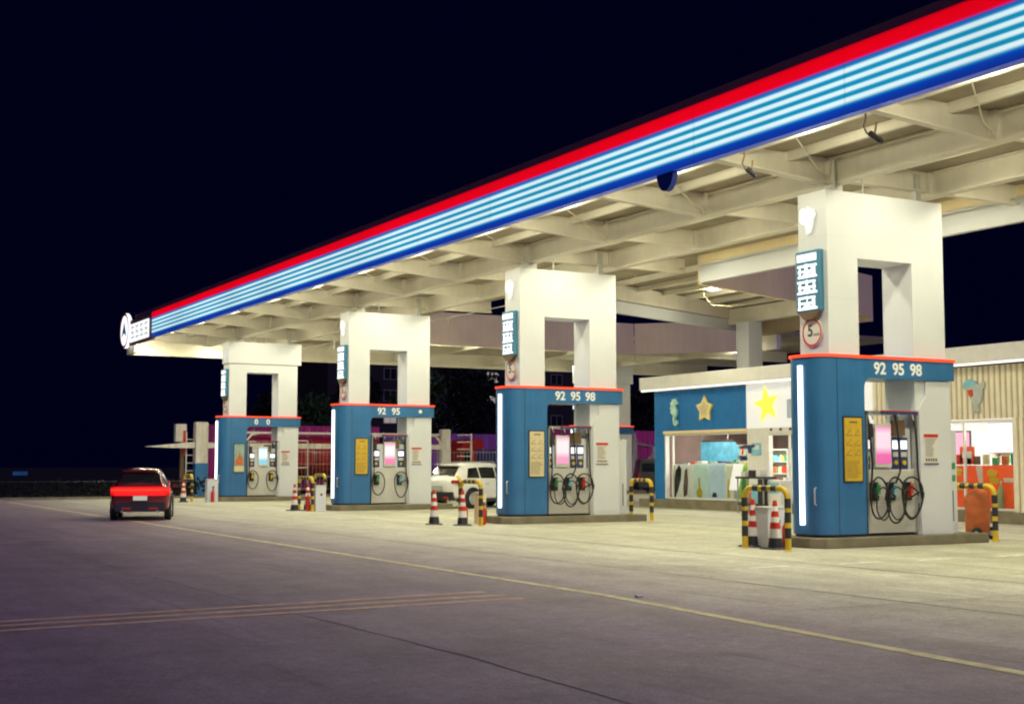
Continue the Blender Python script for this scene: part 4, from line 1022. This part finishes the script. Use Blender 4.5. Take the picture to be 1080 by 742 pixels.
# screen and shelves inside
def shop_thing(nm,lab,cat,loc): return thing(nm,lab,cat,loc)
t=shop_thing('led_screen','glowing pale blue screen hanging inside the left shop window','screen',(-43.9,33.0,2.15))
MB().prism_ax([(-.2,-.42),(2.2,-.38),(2.6,-.2),(2.65,.1),(2.4,.38),(-.2,.42)],0,.06,'y').build('lit_face',emat('led_face',srgb(95,185,220),.85,base=(.05,.12,.16),var=.75,scale=3.5),t)
MB().box(-.26,2.2,.062,.1,-.46,.46).build('screen_frame',M['dark'],t)
for k,x in enumerate((.3,1.9)): MB().tube([(x,.08,.45),(x,.08,1.05)],.012,5).build('hanging_rod',M['grey'],t)
cols=['red','ltyel','green','cyanp','paper','orange','brown','lgrey','navy','cream']
def shelf(x,y,w_,lab,h=1.7,levels=4,seed=1,rot=0):
    rg=random.Random(seed); t=thing('display_shelf',lab,'shelf',(x,y,.36),rot)
    mb=MB()
    for k in range(levels+1): mb.box(-w_/2,w_/2,-.2,.2,.05+k*(h-.1)/levels,.08+k*(h-.1)/levels)
    mb.box(-w_/2,w_/2,.2,.22,0,h).box(-w_/2-.02,-w_/2,-.2,.22,0,h).box(w_/2,w_/2+.02,-.2,.22,0,h); mb.build('rack',M['lgrey'],t)
    for k in range(levels):
        xx=-w_/2+.05; mbs={}
        while xx<w_/2-.12:
            ww=rg.uniform(.07,.14); hh=rg.uniform(.16,.28); c=rg.choice(cols)
            mbs.setdefault(c,MB()).box(xx,xx+ww,-.17,.1,.081+k*(h-.1)/levels,.081+k*(h-.1)/levels+min(hh,(h-.1)/levels-.06)); xx+=ww+.015
        for c,m_ in mbs.items(): m_.build('goods',M[c],t)
shelf(-42.2,34.4,1.4,'goods shelf deep inside the left window at its left end',2.1,5,2)
shelf(-40.3,33.9,2.0,'goods shelf deep inside the left window in the middle',1.9,4,3)
shelf(-39.0,35.2,1.6,'goods shelf against the back wall right of the blue screen',2.3,5,4)
shelf(-36.2,34.6,1.6,'goods shelf seen through the glass door',2.0,5,5)
shelf(-29.3,34.4,1.6,'goods shelf behind the left half of the right window',2.2,5,6)
shelf(-27.4,34.0,1.5,'goods shelf behind the right half of the right window',1.9,4,7)
# right window contents
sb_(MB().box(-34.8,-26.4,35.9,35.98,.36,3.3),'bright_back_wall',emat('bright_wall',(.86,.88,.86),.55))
t=shop_thing('pink_screen','square pink and white screen in the right shop window','screen',(-29.1,31.6,2.25))
MB().box(-.38,.42,0,.04,-.35,.38).build('lit_face',emat('pink_face',srgb(240,130,180),1.0,var=.35,scale=3),t)
MB().box(-.42,.46,.041,.08,-.39,.42).build('screen_frame',M['dark'],t)
t=shop_thing('lit_menu_board','large bright white menu board in the right shop window','sign',(-27.3,31.9,2.45))
MB().box(-.9,.85,0,.05,-.42,.42).build('lit_face',M['wglow'],t)
MB().box(-.94,.89,.051,.09,-.46,.46).build('board_frame',M['lgrey'],t)
t=shop_thing('promotion_counter','low red and yellow promotion counter behind the right window','counter',(-28.3,31.35,.36))
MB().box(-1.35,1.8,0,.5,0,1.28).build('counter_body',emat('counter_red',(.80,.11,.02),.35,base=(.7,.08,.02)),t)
MB().box(-1.52,-1.352,0,.5,0,1.28).build('yellow_end',M['ltyel'],t)
mb=MB().box(-1.0,-.35,-.012,-.002,.55,.78); 
for (a,b) in ((-.75,1.15),(.55,1.1),(.62,.9)): mb.prism_ax([(a,b-.14),(a+.28,b-.16),(a+.34,b),(a+.1,b+.08),(a-.05,b)],-.014,-.002,'y')
mb.build('printed_shape',M['ltyel'],t)
mb=MB().box(1.1,1.5,-.012,-.002,.8,.92).box(-1.1,-.9,-.012,-.002,.1,.2).prism_ax([(.2,.75),(.36,.78),(.34,1.25),(.1,1.25)],-.012,-.002,'y'); mb.build('printed_shape',M['paper'],t)
mb=MB().lathe([(0,0),(.09,0),(.1,.1),(.1,.55),(.03,.75),(.03,.85),(0,.85)],(1.1,-.12,.0),12); mb.build('bottle_cutout',mat('pale_green',(.45,.65,.35),.4),t,smooth=True)
t=shop_thing('red_sign_card','small red and white price card above the promotion counter','sign',(-28.5,31.3,1.95))
MB().box(-.25,.3,0,.02,-.28,.24).build('card',M['ltred'],t); MB().box(-.15,.2,-.01,-.002,-.1,.1).build('printed_shape',M['paper'],t)
t=shop_thing('small_notice_row','row of small cards along the top of the promotion counter','notices',(-28.3,31.3,1.66))
for k in range(9): MB().box(-1.3+k*.34,-1.05+k*.34,0,.02,0,.2+.05*(k%3)).build('card',M[cols[(k*3+4)%10]],t)
# boxes on the sills of the left window
for k in range(10):
    x=-42.6+k*.42; tag(MB().rbox(x,x+.3,31.4,31.7,1.55,1.72+.08*((k*7)%3)/2,.01).build('snack_pack',M[cols[(k*7+3)%10]]),'packet of snacks standing along the inside of the left window','snacks','snack packets in the left window')
for k in range(1): pass
tag(MB().box(-42.6,-38.3,31.35,31.75,1.44,1.548).box(-42.6,-38.3,31.4,31.7,.36,1.44).build('window_counter',M['paper']),'white counter running along the inside of the left window','counter')
# wall signs on the store front
t=thing('starfish_sign','plain yellow five armed star sign on the white shop fascia','sign',(-37.05,YS-.07,3.75))
def star(r0,r1,n=5,rot=0,wob=0): 
    return [((r0 if k%2==0 else r1)*cos(rot+pi*k/n)*(1+wob*((k*37)%5-2)/10), (r0 if k%2==0 else r1)*sin(rot+pi*k/n)) for k in range(2*n)]
MB().prism_ax(star(.68,.28,5,R(100),.3),-.05,-.002,'y').build('star_face',M['stary'],t,bevel=.01)
t=thing('star_sign','yellow star cutout with pale centre on the blue ribbed panel','sign',(-40.55,YS-.07,3.72))
MB().prism_ax(star(.52,.30,5,R(90),.2),-.09,-.002,'y').build('star_face',mat('pale_star_yellow',(.88,.74,.30),.5,var=.1),t,bevel=.01)
MB().prism_ax(star(.30,.20,5,R(90)),-.098,-.092,'y').build('pale_centre',M['cream'],t)
t=thing('seahorse_sign','pale green seahorse cutout on the blue ribbed panel','sign',(-42.5,YS-.07,3.7))
sh=[(.20,.40),(.28,.34),(.30,.28),(.16,.28),(.10,.2),(.22,.05),(.20,-.12),(.10,-.25),(.06,-.38),(.14,-.46),(.20,-.40),(.14,-.40),(.12,-.34),(.22,-.34),(.26,-.46),(.14,-.56),(.0,-.5),(-.03,-.32),(.0,-.18),(-.12,-.08),(-.2,-.02),(-.14,.06),(-.24,.14),(-.12,.2),(-.2,.32),(-.08,.36),(-.08,.48),(.04,.44),(.12,.5)]
MB().prism_ax(sh,-.09,-.002,'y').build('seahorse_face',mat('seagreen',(.48,.78,.68),.5,var=.3,scale=6),t)
MB().lathe([(0,-.01),(.03,-.01),(.03,.0),(0,.0)],(.12,-.092,.36),10,'y').build('eye',M['dark'],t)
t=thing('dolphin_sign','blue and grey dolphin cutout with red patch on the beige ribbed wall','sign',(-27.75,YS-.07,3.72))
dl=[(-.48,.18),(-.40,.36),(-.2,.42),(.0,.36),(.14,.24),(.34,.34),(.38,.24),(.26,.08),(.24,-.18),(.10,-.36),(.16,-.56),(.02,-.50),(-.10,-.56),(-.06,-.36),(-.2,-.1),(-.3,.0),(-.2,.12),(-.36,.12)]
MB().prism_ax(dl,-.04,-.002,'y').build('dolphin_face',mat('dolphin_grey',(.45,.50,.48),.5,var=.15),t)
MB().prism_ax([(-.47,.19),(-.39,.35),(-.2,.41),(.0,.35),(.1,.26),(-.1,.22),(-.3,.2)],-.048,-.041,'y').build('blue_back',M['cyanp'],t)
MB().prism_ax([(-.26,.10),(-.08,.12),(-.06,-.06),(-.16,-.12),(-.24,-.02)],-.048,-.041,'y').build('red_patch',M['red'],t)
t=thing('faint_wall_sign','faint pale blue lettering panel right of the yellow star','sign',(-35.5,YS-.07,3.6))
MB().box(-.5,.3,-.01,-.002,-.35,.3).build('panel',mat('pale_blue',(.5,.58,.72),.5,var=.2),t)
t=thing('door_sign','small blue and white notice beside the glass door','sign',(-37.65,YS-.04,2.2))
MB().box(-.28,.2,-.02,-.002,-.2,.22).build('notice_face',M['cyanp'],t); MB().box(-.2,.12,-.026,-.021,0,.15).build('printed_shape',M['paper'],t)
t=thing('blue_bracket_sign','small dark blue T shaped bracket on the white wall pier','bracket',(-38.05,YS-.04,2.2))
MB().box(-.3,.3,-.06,-.002,.08,.16).box(-.08,.08,-.05,-.002,-.12,.079).build('bracket_plate',M['navy'],t)
# stand with bottles before the door
t=thing('display_stand','black topped display stand with bottles beside the shop door','stand',(-36.6,30.0,.006))
MB().box(-.75,.75,-.28,.28,1.18,1.25).build('top',M['dark'],t)
MB().box(-.72,.72,-.25,.25,.28,.34).build('shelf',M['dark'],t)
mb=MB()
for sx in (-.7,.66):
    for sy in (-.25,.21): mb.box(sx,sx+.04,sy,sy+.04,0,1.18)
mb.build('leg_frame',M['grey'],t)
MB().box(.35,.68,-.2,.2,.34,1.17).build('black_box',M['black'],t)
MB().box(-.05,.3,-.15,.15,.34,1.0).build('blue_box',M['cyanp'],t)
MB().lathe([(0,.34),(.1,.34),(.1,.65),(.03,.75),(.03,.8),(0,.8)],(-.22,0,0),12).build('bottle',M['orange'],t,smooth=True)
for k in range(3): MB().rbox(-.6+k*.4,-.35+k*.4,-.15,.15,1.251,1.42+.05*k,.01).build('carton',M[['lgrey','dark','paper'][k]],t)
t=thing('pale_dispenser_box','pale standing box right of the display stand before the door','box',(-35.6,30.2,.006))
MB().rbox(-.35,.35,-.25,.25,0,1.15,.03).build('box_body',M['paper'],t); MB().box(-.28,.28,-.256,-.251,.7,1.05).build('front_panel',M['cyanp'],t)
# dark trolley near far hoop

scene.render.engine='CYCLES'
scene.cycles.pixel_filter_type='BLACKMAN_HARRIS'
scene.cycles.filter_width=2.1
